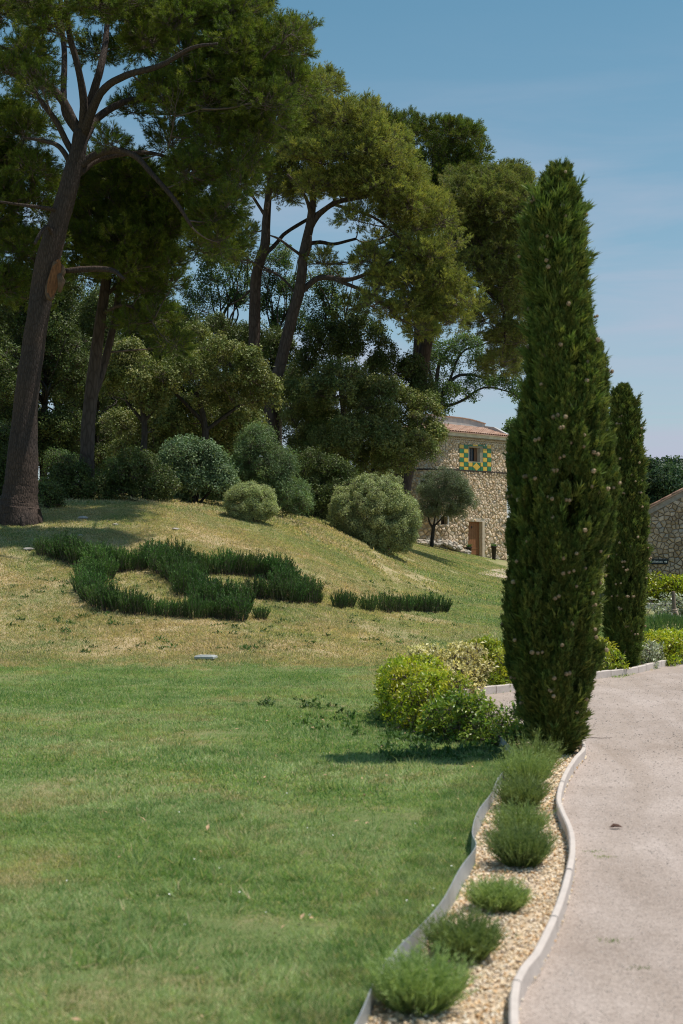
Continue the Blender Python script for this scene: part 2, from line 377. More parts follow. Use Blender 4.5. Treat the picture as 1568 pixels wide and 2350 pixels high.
# ------------------------------------------------------------------ paved outline
def flat_pts(L): return [((u-CX)/F*(F*CAM_H/(v-HZ)), F*CAM_H/(v-HZ)) for u, v in L]
edging = flat_pts([(845,2350),(905,2262),(975,2180),(1037,2088),(1068,2032),(1090,1988),(1082,1958),(1098,1917),(1118,1872),(1147,1822),(1168,1795),(1190,1765)])
kerb_near = flat_pts([(1190,2345),(1245,2230),(1288,2130),(1311,2050),(1321,1990),(1316,1940),(1295,1890),(1288,1860),(1300,1810),(1325,1765),(1345,1740)])
kerb_turn = [(2.03,12.1),(1.95,12.7),(1.7,13.1),(1.4,13.3),(1.2,13.7),(1.12,14.4),(1.14,15.2)]
kerb_far = flat_pts([(1035,1612),(1080,1600),(1165,1590),(1270,1575),(1380,1558),(1460,1547),(1568,1523)])+[(7.2,24.0),(10,27),(15,31)]
def spline(P_, n=8):
    P_ = np.asarray(P_, float); out = []
    Q_ = np.vstack([2*P_[0]-P_[1], P_, 2*P_[-1]-P_[-2]])
    for k in range(1, len(Q_)-2):
        p0, p1, p2, p3 = Q_[k-1:k+3]
        for t in np.linspace(0, 1, n, endpoint=False):
            out.append(.5*((2*p1)+(-p0+p2)*t+(2*p0-5*p1+4*p2-p3)*t*t+(-p0+3*p1-3*p2+p3)*t**3))
    out.append(Q_[-2]); return np.array(out)
def resample(P_, step):
    s = np.r_[0, np.cumsum(np.linalg.norm(np.diff(P_, axis=0), axis=1))]; n = max(2, int(round(s[-1]/step))+1); t = np.linspace(0, s[-1], n)
    return np.stack([np.interp(t, s, P_[:, k]) for k in range(P_.shape[1])], -1)
kerb_start = (.3, 2.6); 
KERB = spline([(.35,1.2),(.46,3.2)]+kerb_near+kerb_turn+kerb_far, 8)
EDGE = spline([(-.45,.6),(-.2,3.0)]+edging+[(1.33,12.3)], 8)
def poly_in(px_, py_, poly):
    poly = np.asarray(poly); x1, y1 = poly[:, 0], poly[:, 1]; x2, y2 = np.roll(x1, -1), np.roll(y1, -1)
    c = np.zeros(px_.shape, bool)
    for a, b, c2, d2 in zip(x1, y1, x2, y2):
        m_ = ((b > py_) != (d2 > py_)) & (px_ < (c2-a)*(py_-b)/(d2-b+1e-12)+a); c ^= m_
    return c
ie = np.argmin(abs(KERB[:, 1]-12.1)+10*(KERB[:, 0] < 1.5))
drive_poly = np.vstack([KERB, [(40, 31.0), (40, -12), (.1, -12)]])
bed_poly = np.vstack([EDGE, KERB[:ie+6][::-1]])
lawn_excl = lambda x, y: poly_in(x, y, drive_poly) | poly_in(x, y, bed_poly)

def sheet(name, poly, z, mat, kind='structure'):
    from mathutils.geometry import tessellate_polygon
    vs = [Vector((p[0], p[1], z)) for p in poly]; tr = tessellate_polygon([vs])
    b = MB(); b.add([tuple(v) for v in vs], [t if (vs[t[1]]-vs[t[0]]).cross(vs[t[2]]-vs[t[0]]).z > 0 else t[::-1] for t in tr])
    return tag(b.build(name, mat), kind=kind)
m, nt, out = newmat('gravel_drive_mat'); v = coords(nt, 'World')
vo = nt.nodes.new('ShaderNodeTexVoronoi'); vo.inputs['Scale'].default_value = 110; nt.links.new(v, vo.inputs['Vector'])
sepc = nt.nodes.new('ShaderNodeSeparateColor'); nt.links.new(vo.outputs['Color'], sepc.inputs[0])
c1 = ramp(nt, sepc.outputs[0], [(0, (.345,.295,.27)), (.5, (.42,.36,.33)), (1, (.48,.415,.38))])
c1 = mixc(nt, 1.0, c1, ramp(nt, noise(nt, 1.1, 6, .65, v), [(.3, (.82,.80,.78)), (.7, (1.08,1.08,1.08))]), 'MULTIPLY')
c1 = mixc(nt, 1.0, c1, ramp(nt, noise(nt, .5, 5, .6, coords(nt, 'World', (2.2, .5, 1)), 1.2), [(.38, (.88,.86,.83)), (.6, (1.05,1.05,1.05))]), 'MULTIPLY')
c1 = mixc(nt, 1.0, c1, ramp(nt, noise(nt, 28, 4, .7, v), [(.32, (.90,.89,.88)), (.6, (1.03,1.03,1.03))]), 'MULTIPLY')
princ(nt, out, c1, .95, bump(nt, mixc(nt, .5, vo.outputs['Distance'], noise(nt, 20, 5, .7, v)), .55, .012), .1); DRIVE = m
sheet('gravel_drive', drive_poly, .006, DRIVE)
BEDM = simple('bed_soil', (.58,.46,.33), .95, .3, 30, .6, .02, .1, kind='World')
sheet('gravel_bed', bed_poly, .010, BEDM)
# grey road and lane in front of the far house
ROADM = simple('lane_gravel', (.26,.245,.235), .95, .12, 12, .3, .01, .1, kind='World')
sheet('lane', [(8.6,33.2),(40,33.2),(40,46.2),(8.2,46.2)], .012, ROADM)

# ------------------------------------------------------------------ scatter by geometry nodes (uncountable leaves, blades, pebbles)
_gcount = {}
def proto(name, me): 
    o = bpy.data.objects.new(name, me); return o          # lives outside the scene, only its geometry is used
def scatter(name, protos, pos, dirs, scl, parent=None, twist=None):
    pos = np.asarray(pos); n = len(pos)
    z = unit(dirs); x, y, z = basis(z); tw = rng.uniform(0, 2*math.pi, n) if twist is None else twist
    xr = x*np.cos(tw)[:, None]+y*np.sin(tw)[:, None]; yr = np.cross(z, xr)
    M = np.stack([xr, yr, z], -1)
    ry = -np.arcsin(np.clip(M[:, 2, 0], -1, 1)); rx = np.arctan2(M[:, 2, 1], M[:, 2, 2]); rz = np.arctan2(M[:, 1, 0], M[:, 0, 0])
    me = bpy.data.meshes.new(name); me.vertices.add(n); me.vertices.foreach_set('co', pos.astype(np.float32).ravel())
    a = me.attributes.new('rot', 'FLOAT_VECTOR', 'POINT'); a.data.foreach_set('vector', np.stack([rx, ry, rz], -1).astype(np.float32).ravel())
    a = me.attributes.new('scl', 'FLOAT', 'POINT'); a.data.foreach_set('value', np.broadcast_to(np.asarray(scl, np.float32), (n,)).copy())
    a = me.attributes.new('pick', 'INT', 'POINT'); a.data.foreach_set('value', rng.integers(0, len(protos), n).astype(np.int32))
    o = linkobj(name, me, parent)
    key = tuple(p.name for p in protos)
    if key not in _gcount:
        ng = bpy.data.node_groups.new('scatter_'+protos[0].name, 'GeometryNodeTree')
        ng.interface.new_socket('Geometry', in_out='INPUT', socket_type='NodeSocketGeometry'); ng.interface.new_socket('Geometry', in_out='OUTPUT', socket_type='NodeSocketGeometry')
        gi = ng.nodes.new('NodeGroupInput'); go = ng.nodes.new('NodeGroupOutput'); ip = ng.nodes.new('GeometryNodeInstanceOnPoints'); ip.inputs['Pick Instance'].default_value = True
        jn = ng.nodes.new('GeometryNodeJoinGeometry')
        for p in reversed(protos):
            oi = ng.nodes.new('GeometryNodeObjectInfo'); oi.inputs['Object'].default_value = p; gg = ng.nodes.new('GeometryNodeGeometryToInstance')
            ng.links.new(oi.outputs['Geometry'], gg.inputs[0]); ng.links.new(gg.outputs[0], jn.inputs[0])
        def na(nm, ty, sock):
            q = ng.nodes.new('GeometryNodeInputNamedAttribute'); q.data_type = ty; q.inputs[0].default_value = nm; return [s for s in q.outputs if s.enabled][0]
        e2r = ng.nodes.new('FunctionNodeEulerToRotation'); ng.links.new(na('rot', 'FLOAT_VECTOR', 0), e2r.inputs[0])
        ng.links.new(gi.outputs[0], ip.inputs['Points']); ng.links.new(jn.outputs[0], ip.inputs['Instance']); ng.links.new(e2r.outputs[0], ip.inputs['Rotation'])
        ng.links.new(na('scl', 'FLOAT', 0), ip.inputs['Scale']); ng.links.new(na('pick', 'INT', 0), ip.inputs['Instance Index'])
        ng.links.new(ip.outputs[0], go.inputs[0]); _gcount[key] = ng
    md = o.modifiers.new('scatter', 'NODES'); md.node_group = _gcount[key]
    o['kind'] = 'stuff'
    return o

# leaf prototypes ------------------------------------------------------------
def blades(base, dirs, L, W, tint, side=None):
    """one thin triangle per blade"""
    n = len(base); dirs = unit(dirs); s = unit(np.cross(dirs, rdir(n) if side is None else side))*np.reshape(W, (-1, 1))/2
    L = np.reshape(L, (-1, 1))
    V = np.stack([base-s, base+s, base+dirs*L], 1).reshape(-1, 3); T = np.arange(n*3).reshape(-1, 3); return V, T, np.repeat(tint, 3)
def leaves(base, dirs, L, W, tint, up=None):
    """diamond leaf folded along its rib: 2 triangles"""
    n = len(base); dirs = unit(dirs); r = rdir(n) if up is None else up; s = unit(np.cross(dirs, r)); nn = unit(np.cross(s, dirs))
    L = np.reshape(np.broadcast_to(L, (n,)), (-1, 1)); W = np.reshape(np.broadcast_to(W, (n,)), (-1, 1))
    mid = base+dirs*L*.45
    V = np.stack([base, mid-s*W/2+nn*W*.15, base+dirs*L, mid+s*W/2+nn*W*.15], 1).reshape(-1, 3)
    k = np.arange(n)[:, None]*4; T = np.concatenate([k+[0, 2, 1], k+[0, 3, 2]], 0); return V, T, np.repeat(tint, 4)
def join(parts):
    Vs, Ts, Is, Ms = [], [], [], []; n = 0
    for (V, T, I), mi in parts:
        Vs.append(V); Ts.append(T+n); Is.append(I); Ms.append(np.full(len(T), mi)); n += len(V)
    return np.concatenate(Vs), np.concatenate(Ts), np.concatenate(Is), np.concatenate(Ms)
def stick(a, b, r0, r1, tint=.5):
    a = np.asarray(a, float); b = np.asarray(b, float); z = unit((b-a)[None]); x, y, _ = basis(z)
    V = []
    for p, r in ((a, r0), (b, r1)):
        for k in range(3):
            t = k*2.094; V.append(p+r*(math.cos(t)*x[0]+math.sin(t)*y[0]))
    T = np.array([[0,1,4],[0,4,3],[1,2,5],[1,5,4],[2,0,3],[2,3,5]]); return np.array(V), T, np.full(6, tint)
def pine_spray(mat, size=.34, shoots=7, nn=26, nl=.075, nw=.006):
    parts = [(stick((0,0,0), (0,0,size*.75), .006, .003), 1)]
    for s in range(shoots):
        t = rng.uniform(.15, .85) if s else .7; base = np.array([0, 0, size*.75*t]); ang = rng.uniform(0, 6.28); tilt = rng.uniform(.4, 1.0) if s else 0.1
        dr = np.array([math.cos(ang)*math.sin(tilt), math.sin(ang)*math.sin(tilt), math.cos(tilt)]); L = size*rng.uniform(.35, .55)
        tip = base+dr*L; parts.append((stick(base, tip, .004, .002), 1))
        q = rng.uniform(.3, 1.0, nn)[:, None]; b = base+dr*L*q; dd = unit(dr*.75+rdir(nn)*.75+np.array([0,0,.15]))
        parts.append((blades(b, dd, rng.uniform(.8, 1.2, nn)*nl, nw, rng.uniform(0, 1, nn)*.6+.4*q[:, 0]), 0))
    V, T, I, M_ = join(parts); return tri_mesh(V, T, I, [mat, TWIG], 'spray', M_)
def leaf_spray(mat, n=34, r=.17, L=.055, W=.03, upb=.4, spread=1.0, elong=1.0):
    d = rdir(n); d[:, 2] = np.abs(d[:, 2])*.9-.15; d = unit(d); rad = rng.uniform(.25, 1, n)[:, None]*r
    b = d*rad*np.array([1, 1, elong]); nrm = unit(d+rdir(n)*.45+np.array([0, 0, .5])); dr = rdir(n); dr = unit(dr-nrm*(dr*nrm).sum(1)[:, None]+d*spread*.45+np.array([0, 0, upb*.3]))
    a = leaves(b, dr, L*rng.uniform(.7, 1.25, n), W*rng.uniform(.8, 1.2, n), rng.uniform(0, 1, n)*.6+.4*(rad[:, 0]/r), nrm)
    parts = [(a, 0)]
    for k in range(4): parts.append((stick((0, 0, -.4*r), d[k]*r*.8, .004, .002), 1))
    V, T, I, M_ = join(parts); return tri_mesh(V, T, I, [mat, TWIG], 'spray', M_)
def cyp_spray(mat, n=60, h=.16):
    q = rng.uniform(0, 1, n); ang = rng.uniform(0, 6.28, n); rr = .030*(1-q*.75)*rng.uniform(.3, 1, n)
    b = np.stack([np.cos(ang)*rr, np.sin(ang)*rr, q*h*.75], -1); d = unit(np.stack([np.cos(ang)*.45, np.sin(ang)*.45, np.full(n, 1.)], -1)+rdir(n)*.25)
    V, T, I, M_ = join([(blades(b, d, rng.uniform(.03, .055, n), .011, q*.7+rng.uniform(0, .3, n)), 0)]); return tri_mesh(V, T, I, [mat], 'spray', M_)
def protos(name, fn, k=3): return [proto(f'{name}_{i}', fn()) for i in range(k)]

# crown helpers ----------------------------------------------------------------
def ell(u, v, ru, rv, d, dd=0, depth=None):
    """ellipsoid centred on working-grid pixel (u, v) at distance d+dd"""
    c = P(u, v, d+dd); a = px(ru, d+dd); b = px(rv, d+dd); return np.array([*c, a, (depth if depth else (a+b)/2), b])
def subblobs(hulls, rs, cover=1.2, low=-.5, fill=.0):
    out = []
    for k, h in enumerate(hulls):
        c, r = h[:3], h[3:]; p = 1.6; ar = 4*math.pi*(((r[0]*r[1])**p+(r[0]*r[2])**p+(r[1]*r[2])**p)/3)**(1/p)
        n = int(ar/(math.pi*rs*rs)*cover)+1; d = rdir(n); d = d[d[:, 2] > low]
        ctr = c+d*np.maximum(r-rs*.55, r*.35)*rng.uniform(.88, 1.04, (len(d), 1)); q = rng.uniform(.65, 1.35, len(d))*rs
        keep = np.ones(len(d), bool)
        for k2, h2 in enumerate(hulls):
            if k2 != k: keep &= np.linalg.norm((ctr-h2[:3])/h2[3:], axis=1) > .78
        for p_, q_ in zip(ctr[keep], q[keep]): out.append([*p_, q_, q_, q_*rng.uniform(.7, .95)])
        nf = int(fill*n)
        for _ in range(nf):
            p_ = c+rdir(1)[0]*r*rng.uniform(.1, .6); out.append([*p_, rs, rs, rs])
    return np.array(out)
def shell(blobs, dens, low=-.6, up=.45, jit=.35, inner=.55):
    Ps, Ds, Bi = [], [], []
    for bi, b in enumerate(blobs):
        r = b[3:]; n = max(3, int(4*math.pi*np.mean(r)**2*dens)); d = rdir(n); d = d[d[:, 2] > low+rng.uniform(-.3, .3, n)]
        rad = rng.uniform(inner**2, 1, len(d))[:, None]**.5
        Ps.append(b[:3]+d*r*rad); Ds.append(unit(d+np.array([0, 0, up])+rdir(len(d))*jit)); Bi.append(np.full(len(d), bi))
    return np.concatenate(Ps), np.concatenate(Ds), np.concatenate(Bi)

def limb_path(pts, d):
    """(u, v, r_px[, dd]) list -> world polyline and radii, smoothed"""
    A = np.array([[*P(q[0], q[1], d+(q[3] if len(q) > 3 else 0)), px(q[2], d)] for q in pts]); S = spline(A, 5); return S[:, :3], np.maximum(S[:, 3], .008)

def twig_work(mb, skel, blobs, tips, tipb, r0=.035, per=5, maxr=None):
    """branches from the skeleton to every foliage clump and fine twigs out to its sprays"""
    K = np.concatenate(skel); d0 = np.array([np.min(np.linalg.norm(K-b[:3], axis=1)) for b in blobs])
    for bi in np.argsort(d0):
        b = blobs[bi]
        c = b[:3]; D = np.linalg.norm((K-c)*np.array([1, 1, 1.3]), axis=1)+np.maximum(0, K[:, 2]-c[2]+.1)*1.5; s = K[np.argmin(D)]
        L = np.linalg.norm(c-s)
        if maxr and L > maxr: continue
        mid = (s+c)/2+np.array([0, 0, -.06*L])+rng.normal(size=3)*.06*L
        t = np.linspace(0, 1, 6)[:, None]; pth = (1-t)**2*s+2*t*(1-t)*mid+t*t*c+rng.normal(size=(6, 3))*.012*L*np.sin(t*3.14)
        rr = min(r0, .012+.014*L); mb.tube(pth, np.linspace(rr, rr*.35, 6), 4, cap=False); K = np.vstack([K, pth[2:5]])
        ids = np.nonzero(tipb == bi)[0]
        for q in rng.permutation(ids)[:per]:
            a = pth[rng.integers(3, 6)]; e = tips[q]; m_ = (a+e)/2+rng.normal(size=3)*.04; mb.tube([a, m_, e], [rr*.4, rr*.25, .005], 3, cap=False)

# ------------------------------------------------------------------ pines
PS_A = protos('spray_a', lambda: pine_spray(PINE_A, .34, 7, 26, .078, .0085)); PS_B = protos('spray_b', lambda: pine_spray(PINE_B, .4, 7, 20, .085, .013)); PS_C = protos('spray_c', lambda: pine_spray(PINE_C, .4, 7, 20, .085, .013))
def tree(name, label, cat, d, trunk, limbs, blobs, spr, dens, bark, twr=.035, per=5, group=None, scl=(.8, 1.25), n=12, low=-.6, base_down=.4, up=.45, jit=.35, inner=.55, maxr=None, wob=.05):
    tp, tr = limb_path(trunk, d); g0 = float(G(tp[0][0], tp[0][1])); skel0 = tp[len(tp)//3:]
    if tp[0][2]-g0 > .15: tp = np.vstack([[tp[0][0]-.25*(tp[1][0]-tp[0][0]), tp[0][1], g0], tp]); tr = np.r_[tr[0]*1.12, tr]
    elif tp[0][2] < g0-.1: tp[0][2] = g0-.05
    base = tp[0].copy()
    root = empty(name, tuple(base)); tag(root, label, cat, group)
    off = base
    tp2 = np.vstack([tp[0]-[0, 0, base_down], tp]); tr2 = np.r_[tr[0]*1.05, tr]
    b = MB(); b.tube(tp2-off, tr2, n, wob=wob); b.build('trunk', bark, root)
    skel = [skel0]
    for L in limbs:
        lp, lr = limb_path(L, d); lr = lr*(.8 if d > 45 else .85); b = MB(); b.tube(lp-off, lr, 7, wob=.06); b.build('limb', bark, root); skel.append(lp[2:])
    if len(blobs):
        tips, dirs, bi = shell(blobs, dens, low, up, jit, inner)
        tw = MB(); twig_work(tw, skel, blobs, tips, bi, twr, per, maxr); o = tw.build('twigs', TWIG, root); o.location = -Vector(off); o['kind'] = 'stuff'
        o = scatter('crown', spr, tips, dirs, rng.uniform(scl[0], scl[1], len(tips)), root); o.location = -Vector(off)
    return root

def cloud(L, d, spread=(0,), shrink=1.0, jv=8, flat=.75):
    """foliage pads (u, v, r) repeated at depth offsets so that the crown has volume"""
    out = []
    for (u, v, r) in L:
        for s in spread:
            dd = s+rng.uniform(-.5, .5); q = r*shrink*rng.uniform(.8, 1.1)
            e = ell(u+rng.uniform(-jv, jv), v+rng.uniform(-jv, jv), q, q*flat, d, dd); out.append(e)
    return np.array(out)
def split_pads(blobs, rs, cover=1.0, low=-.4): return subblobs(list(blobs), rs, cover, low)

BIG = 31.5
bigpads = [(40,20,80),(120,60,50),(60,120,45),(30,170,40),(85,210,35),(200,20,70),(300,30,80),(330,100,55),(225,130,28),(390,60,70),(460,40,80),(545,30,70),(575,100,60),(520,130,70),
           (440,130,50),(645,110,52),(672,85,28),(610,160,65),(665,190,42),(680,225,35),(610,250,60),(560,300,55),(500,300,55),(630,285,30),(560,370,42),(480,350,35),(500,420,38),(520,470,32),(440,400,35),
           (490,520,42),(515,560,30),(470,560,26),(395,330,30),(350,210,40),(300,250,35),(410,250,30),(250,330,25),(540,210,70),(470,200,60),(590,330,35),(480,250,60),(425,190,50),(545,420,30)]
sb = split_pads(np.vstack([cloud(bigpads, BIG, (-.9, 1.6), .84), cloud([(p[0], p[1]+15, p[2]*.85) for p in bigpads if p[0] > 250], BIG, (4.2,), .95), cloud([(p[0], p[1], p[2]*.8) for p in bigpads[:12]+bigpads[16:20]], BIG, (3.2,))]), .30, .72)
big = tree('large_pine', 'largest pine at the left, leaning reddish brown trunk with a peeled wound', 'pine tree', BIG,
    [(43,1168,50),(44,1155,45),(46,1138,41),(49,1105,38),(52,1060,36),(60,925,28),(85,740,25.5),(112,590,27),(138,500,23),(166,400,20.5),(181,340,18.5),(186,300,16)],
    [[(184,310,14),(165,270,13),(140,225,12),(105,190,10),(55,140,8),(15,112,6,-.6),(-50,100,4,-1)],
     [(172,360,9),(150,320,9),(130,280,8),(90,225,7),(40,150,5,.8),(-20,100,3,1.2)],
     [(186,310,12),(150,260,10,.3),(146,200,9,.6),(148,120,8,.9),(140,40,7,1.2),(140,-60,5,1.5)],
     [(188,310,13),(192,230,11,-.3),(178,150,9,-.6),(160,80,8,-.8),(150,-30,6,-1)],
     [(190,300,14),(215,210,12),(232,150,10),(245,70,8,.5),(250,-40,6,.8)],
     [(190,310,14),(230,215,11,-.6),(285,175,9,-1.2),(370,150,7,-1.8),(440,110,5,-2.2),(500,100,3,-2.4)],
     [(188,330,13),(225,270,11,.5),(300,230,9,1),(390,235,7,1.6),(480,250,5,1.9),(560,280,3,2)],
     [(182,380,12),(215,358,11),(262,345,9,-.4),(310,358,8,-.8),(350,400,7,-1.1),(398,455,6,-1.3),(440,520,4,-1.5)],
     [(180,400,9),(230,365,8,.4),(330,350,6,.9),(400,365,4,1.2)],
     [(150,622,7),(195,618,9),(255,620,7,-.5),(285,640,4,-.8)],
     [(165,380,9),(140,340,7),(110,325,6,.4),(50,315,3,.6)],
     [(145,485,6),(110,478,6,-.3),(50,470,4,-.5),(-20,460,3,-.6)],
     [(128,560,6),(110,520,6,-.4),(88,545,5,-.6),(80,560,4,-.7)]],
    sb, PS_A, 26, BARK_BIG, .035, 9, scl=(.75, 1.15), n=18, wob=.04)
# root flare and peeled wound of the big pine
b = MB(); bp = P(45, 1160, BIG)
for a_ in (195, 246, 292, 345, 60):
    dr = np.array([math.cos(R_(a_)), math.sin(R_(a_)), 0]); L = rng.uniform(.55, .95)
    pts = [np.array([0, 0, .16])+dr*.30, np.array([0, 0, .05])+dr*.50]; e = bp+dr*L; pts += [np.array([0, 0, float(G(e[0], e[1]))-bp[2]+.03])+dr*L*.8, np.array([0, 0, float(G(e[0], e[1]))-bp[2]-.12])+dr*L*1.25]
    b.tube(spline(pts, 4), np.linspace(.08, .025, 13), 7, wob=.1)
b.build('root_flare', BARK_BIG, big)
wc = P(126, 603, BIG-.34)-bp; b = MB(); ang = np.linspace(0, 2*math.pi, 17); tl = np.array([.22, 0, .97])
rim = np.array([wc+np.array([math.cos(t)*.125+.03*math.sin(3*t), .03+.06*abs(math.cos(t)), 0])+tl*(math.sin(t)*.42+.04*math.cos(2*t)) for t in ang])
b.tube(rim, .042+.02*np.sin(ang*3+1), 8, wob=.3); b.tube([wc+np.array([.12, -.02, .1]), wc+np.array([.17, -.03, -.05]), wc+np.array([.13, -.02, -.3])], [.05, .085, .04], 8, wob=.3); rm = b.build('bark_wound', simple('callus', (.13,.085,.055), .8, .35, 9, .7, .03), big)
b = MB(); g = np.array([(math.cos(t)*q, math.sin(t)*q) for q in (1, .6, .2) for t in ang[:-1]])
V = np.array([wc+np.array([x_*.13, .03-.02*(1-x_*x_), 0])+tl*y_*.45 for x_, y_ in g]); Fc = [(r_*16+k, r_*16+(k+1)%16, r_*16+16+(k+1)%16, r_*16+16+k) for r_ in (0, 1) for k in range(16)]+[tuple(range(32, 48))]
b.add(V, Fc); b.build('bare_wood', simple('bare_wood', (.20,.085,.035), .8, .5, 7, .6, .03, scale=(4,4,1)), rm)

D2 = 37
pads2 = [(400,450,45),(420,505,36),(185,620,38),(345,540,60),(300,620,60),(160,500,40),(250,450,60),(310,480,60),(200,510,50),(180,440,40),(290,560,70),(350,600,60),(330,670,50),(385,650,28),(365,730,40),(395,795,32),(255,610,55),(215,570,45),(375,520,35),(240,400,45),(300,410,50),(355,450,35),(160,560,25),(310,740,28)]
tree('dark_pine', 'dark pine with two shaded trunks just right of the largest pine', 'pine tree', D2,
    [(200,1050,17),(205,950,16),(222,800,14),(236,700,12),(250,600,11),(262,500,9),(270,420,7)],
    [[(208,930,11),(235,850,11,.6),(262,740,10,.8),(280,620,8,1),(300,500,6,1.2)],[(240,680,6),(290,640,5),(340,620,4),(380,650,3)],[(245,620,6),(190,580,5),(150,560,3)],[(262,520,5),(320,500,4),(360,540,3)],[(235,720,5),(290,700,4,-1),(350,740,3,-1.4)]],
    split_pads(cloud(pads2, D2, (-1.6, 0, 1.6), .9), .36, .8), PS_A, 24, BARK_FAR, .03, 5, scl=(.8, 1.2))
D3 = 35
pads3 = [(15,290,45),(50,310,35),(30,380,60),(75,400,40),(15,450,60),(60,480,45),(100,440,25),(20,560,60),(70,590,45),(100,560,25),(10,660,50),(60,680,35),(-50,350,70),(-60,520,80),(-50,650,60),(85,300,22),(105,640,22)]
tree('edge_pine', 'pine foliage at the left edge behind the largest trunk', 'pine tree', D3,
    [(-90,1100,24),(-80,850,20),(-70,600,16),(-50,400,12),(-30,280,8)],
    [[(-75,640,8),(-20,560,6),(50,500,4)],[(-60,450,7),(0,400,5),(60,380,3)],[(-75,700,7),(-10,680,5),(60,660,3)]],
    split_pads(cloud(pads3, D3, (-1.2, 1.2), .95), .36, .8), PS_A, 24, BARK_FAR, .03, 5, scl=(.8, 1.2))

DM = 50
padsM = [(880,650,30),(935,650,34),(850,600,24),(970,700,32),(900,725,22),(740,600,16),(860,690,18),(800,720,18),(1010,610,34),(960,620,30),(620,330,45),(590,400,40),(640,390,40),(700,230,35),(690,300,50),(740,210,38),(740,280,50),(790,270,42),(815,300,55),(840,260,32),(700,350,55),(760,350,60),(830,350,60),(880,330,50),(900,380,55),
         (680,430,45),(740,430,45),(640,460,35),(560,430,35),(800,430,50),(870,430,60),(930,420,50),(960,470,45),(900,490,50),(990,480,40),(820,500,28),(950,530,40),(1010,520,35),(870,560,30),(930,590,35),(990,590,38),(1030,570,28),(1060,690,35),
         (1030,660,38),(980,650,35),(1080,700,22),(1000,720,40),(960,760,32),(930,700,22),(905,640,22),(1040,740,28),(880,700,16),(820,700,18),(545,590,28),(560,540,22),(520,600,30)]
pinetrunkB = [(622,890,15),(640,850,14),(668,737,13),(688,663,12.5),(698,578,11),(712,513,10),(722,440,7),(740,360,5)]
limbsB = [[(690,672,9),(732,638,8.5),(790,642,7,-.8),(817,638,6,-1),(870,616,4,-1.4),(900,600,3,-1.5)],[(770,642,6,-.6),(847,673,5,-1.2),(887,702,4,-1.6),(915,730,3,-1.8)],
    [(704,560,6),(735,556,6,.6),(767,560,5,1),(817,548,4,1.4)],[(712,525,8),(735,490,8),(778,463,7),(847,449,6,.4),(892,424,4,.7),(940,400,3,1)],[(716,500,6),(700,450,5,-.5),(660,400,4,-.9)],[(722,450,5),(780,400,4,-.8),(840,340,3,-1)],
    [(722,440,5),(715,370,4,.6),(700,300,3,1)],[(697,590,5),(667,568,4,-.6),(640,548,3.5,-.8),(620,540,2,-.9)],[(770,470,5),(860,500,4,-1),(930,560,3,-1.6),(980,620,2,-2)],[(700,600,4),(712,570,4,-.8),(714,540,3,-1)]]
tree('umbrella_pine', 'tall slender pine at the centre with crooked bare lower limbs', 'pine tree', DM, pinetrunkB, limbsB,
    split_pads(cloud([p for p in padsM if p[0] > 690], DM, (-2.0, .6, 3.0), .86), .38, .8), PS_B, 15, BARK_FAR, .04, 9, scl=(.8, 1.25))
DA = 52
tree('forked_pine', 'straight dark pine trunk forking just left of the central pine', 'pine tree', DA,
    [(575,880,15),(583,802,14),(588,638,12.5),(608,564,11.5),(611,513,10),(618,430,7),(625,360,5)],
    [[(613,580,6),(635,558,6,.4),(658,533,5.5,.8),(720,495,5,1.4),(770,460,4,2)],[(590,650,4),(560,680,3),(530,700,2)],[(612,500,5),(580,450,4),(560,420,3)],[(618,440,5),(650,400,4),(680,350,3)],[(600,610,4),(650,640,3.5,-1),(690,690,3,-1.5)],[(618,430,4),(610,370,3),(600,320,2)]],
    split_pads(cloud([p for p in padsM if p[0] <= 700], DA, (-1.6, 1.2), .86), .38, .8), PS_B, 14, BARK_FAR, .04, 9, scl=(.8, 1.25))
DC = 56
padsC = [(1080,530,42),(1085,610,36),(1060,500,40),(1120,520,40),(1140,620,36),(1210,620,22),(1190,430,35),(1130,440,45),(1170,420,40),(1190,460,35),(1130,500,45),(1180,520,45),(1100,470,40),(1100,560,40),(1150,580,45),(1190,590,35),(1205,640,30),(1170,650,40),(1120,640,30),(1195,700,30),(1150,710,35),(1190,750,26),
         (1160,780,30),(1210,480,22),(1110,740,26),(1150,840,24),(1180,820,20),(1215,560,22),(1090,420,40),(1060,450,40),(1200,790,18)]
tree('bronze_pine', 'bronze tinged pine above the stone tower, beside the tall cypress', 'pine tree', DC,
    [(915,1200,18),(930,1100,17),(950,1000,16),(965,880,15),(985,760,14),(1026,643,13),(1066,588,11),(1121,548,9),(1166,515,6)],
    [[(1020,650,8),(1060,690,6,-.6),(1110,730,4,-1)],[(1066,588,7),(1110,600,5,1),(1160,650,4,1.4)],[(1100,562,6),(1110,500,5,-.6),(1120,440,3,-1)],[(1030,640,6),(1070,640,5,-1),(1150,700,4,-2),(1160,790,2,-2.2)],[(1160,520,4),(1190,560,3),(1200,620,2)],[(1145,535,5),(1170,470,4),(1185,430,2)]],
    split_pads(cloud(padsC, DC, (-2.2, .2, 2.4), .95), .5, .8), PS_C, 15, BARK_FAR, .04, 6, scl=(.85, 1.3))
DD = 62
padsD = [(930,300,28),(965,320,35),(1000,300,30),(1030,310,35),(1070,330,30),(1010,360,45),(1060,380,45),(1090,350,25),(960,380,45),(1040,430,50),(980,440,50),(1090,410,35),(900,330,30),(870,290,28),(1050,500,40),(1000,520,40),(920,450,50),(860,400,50),(1070,560,35)]
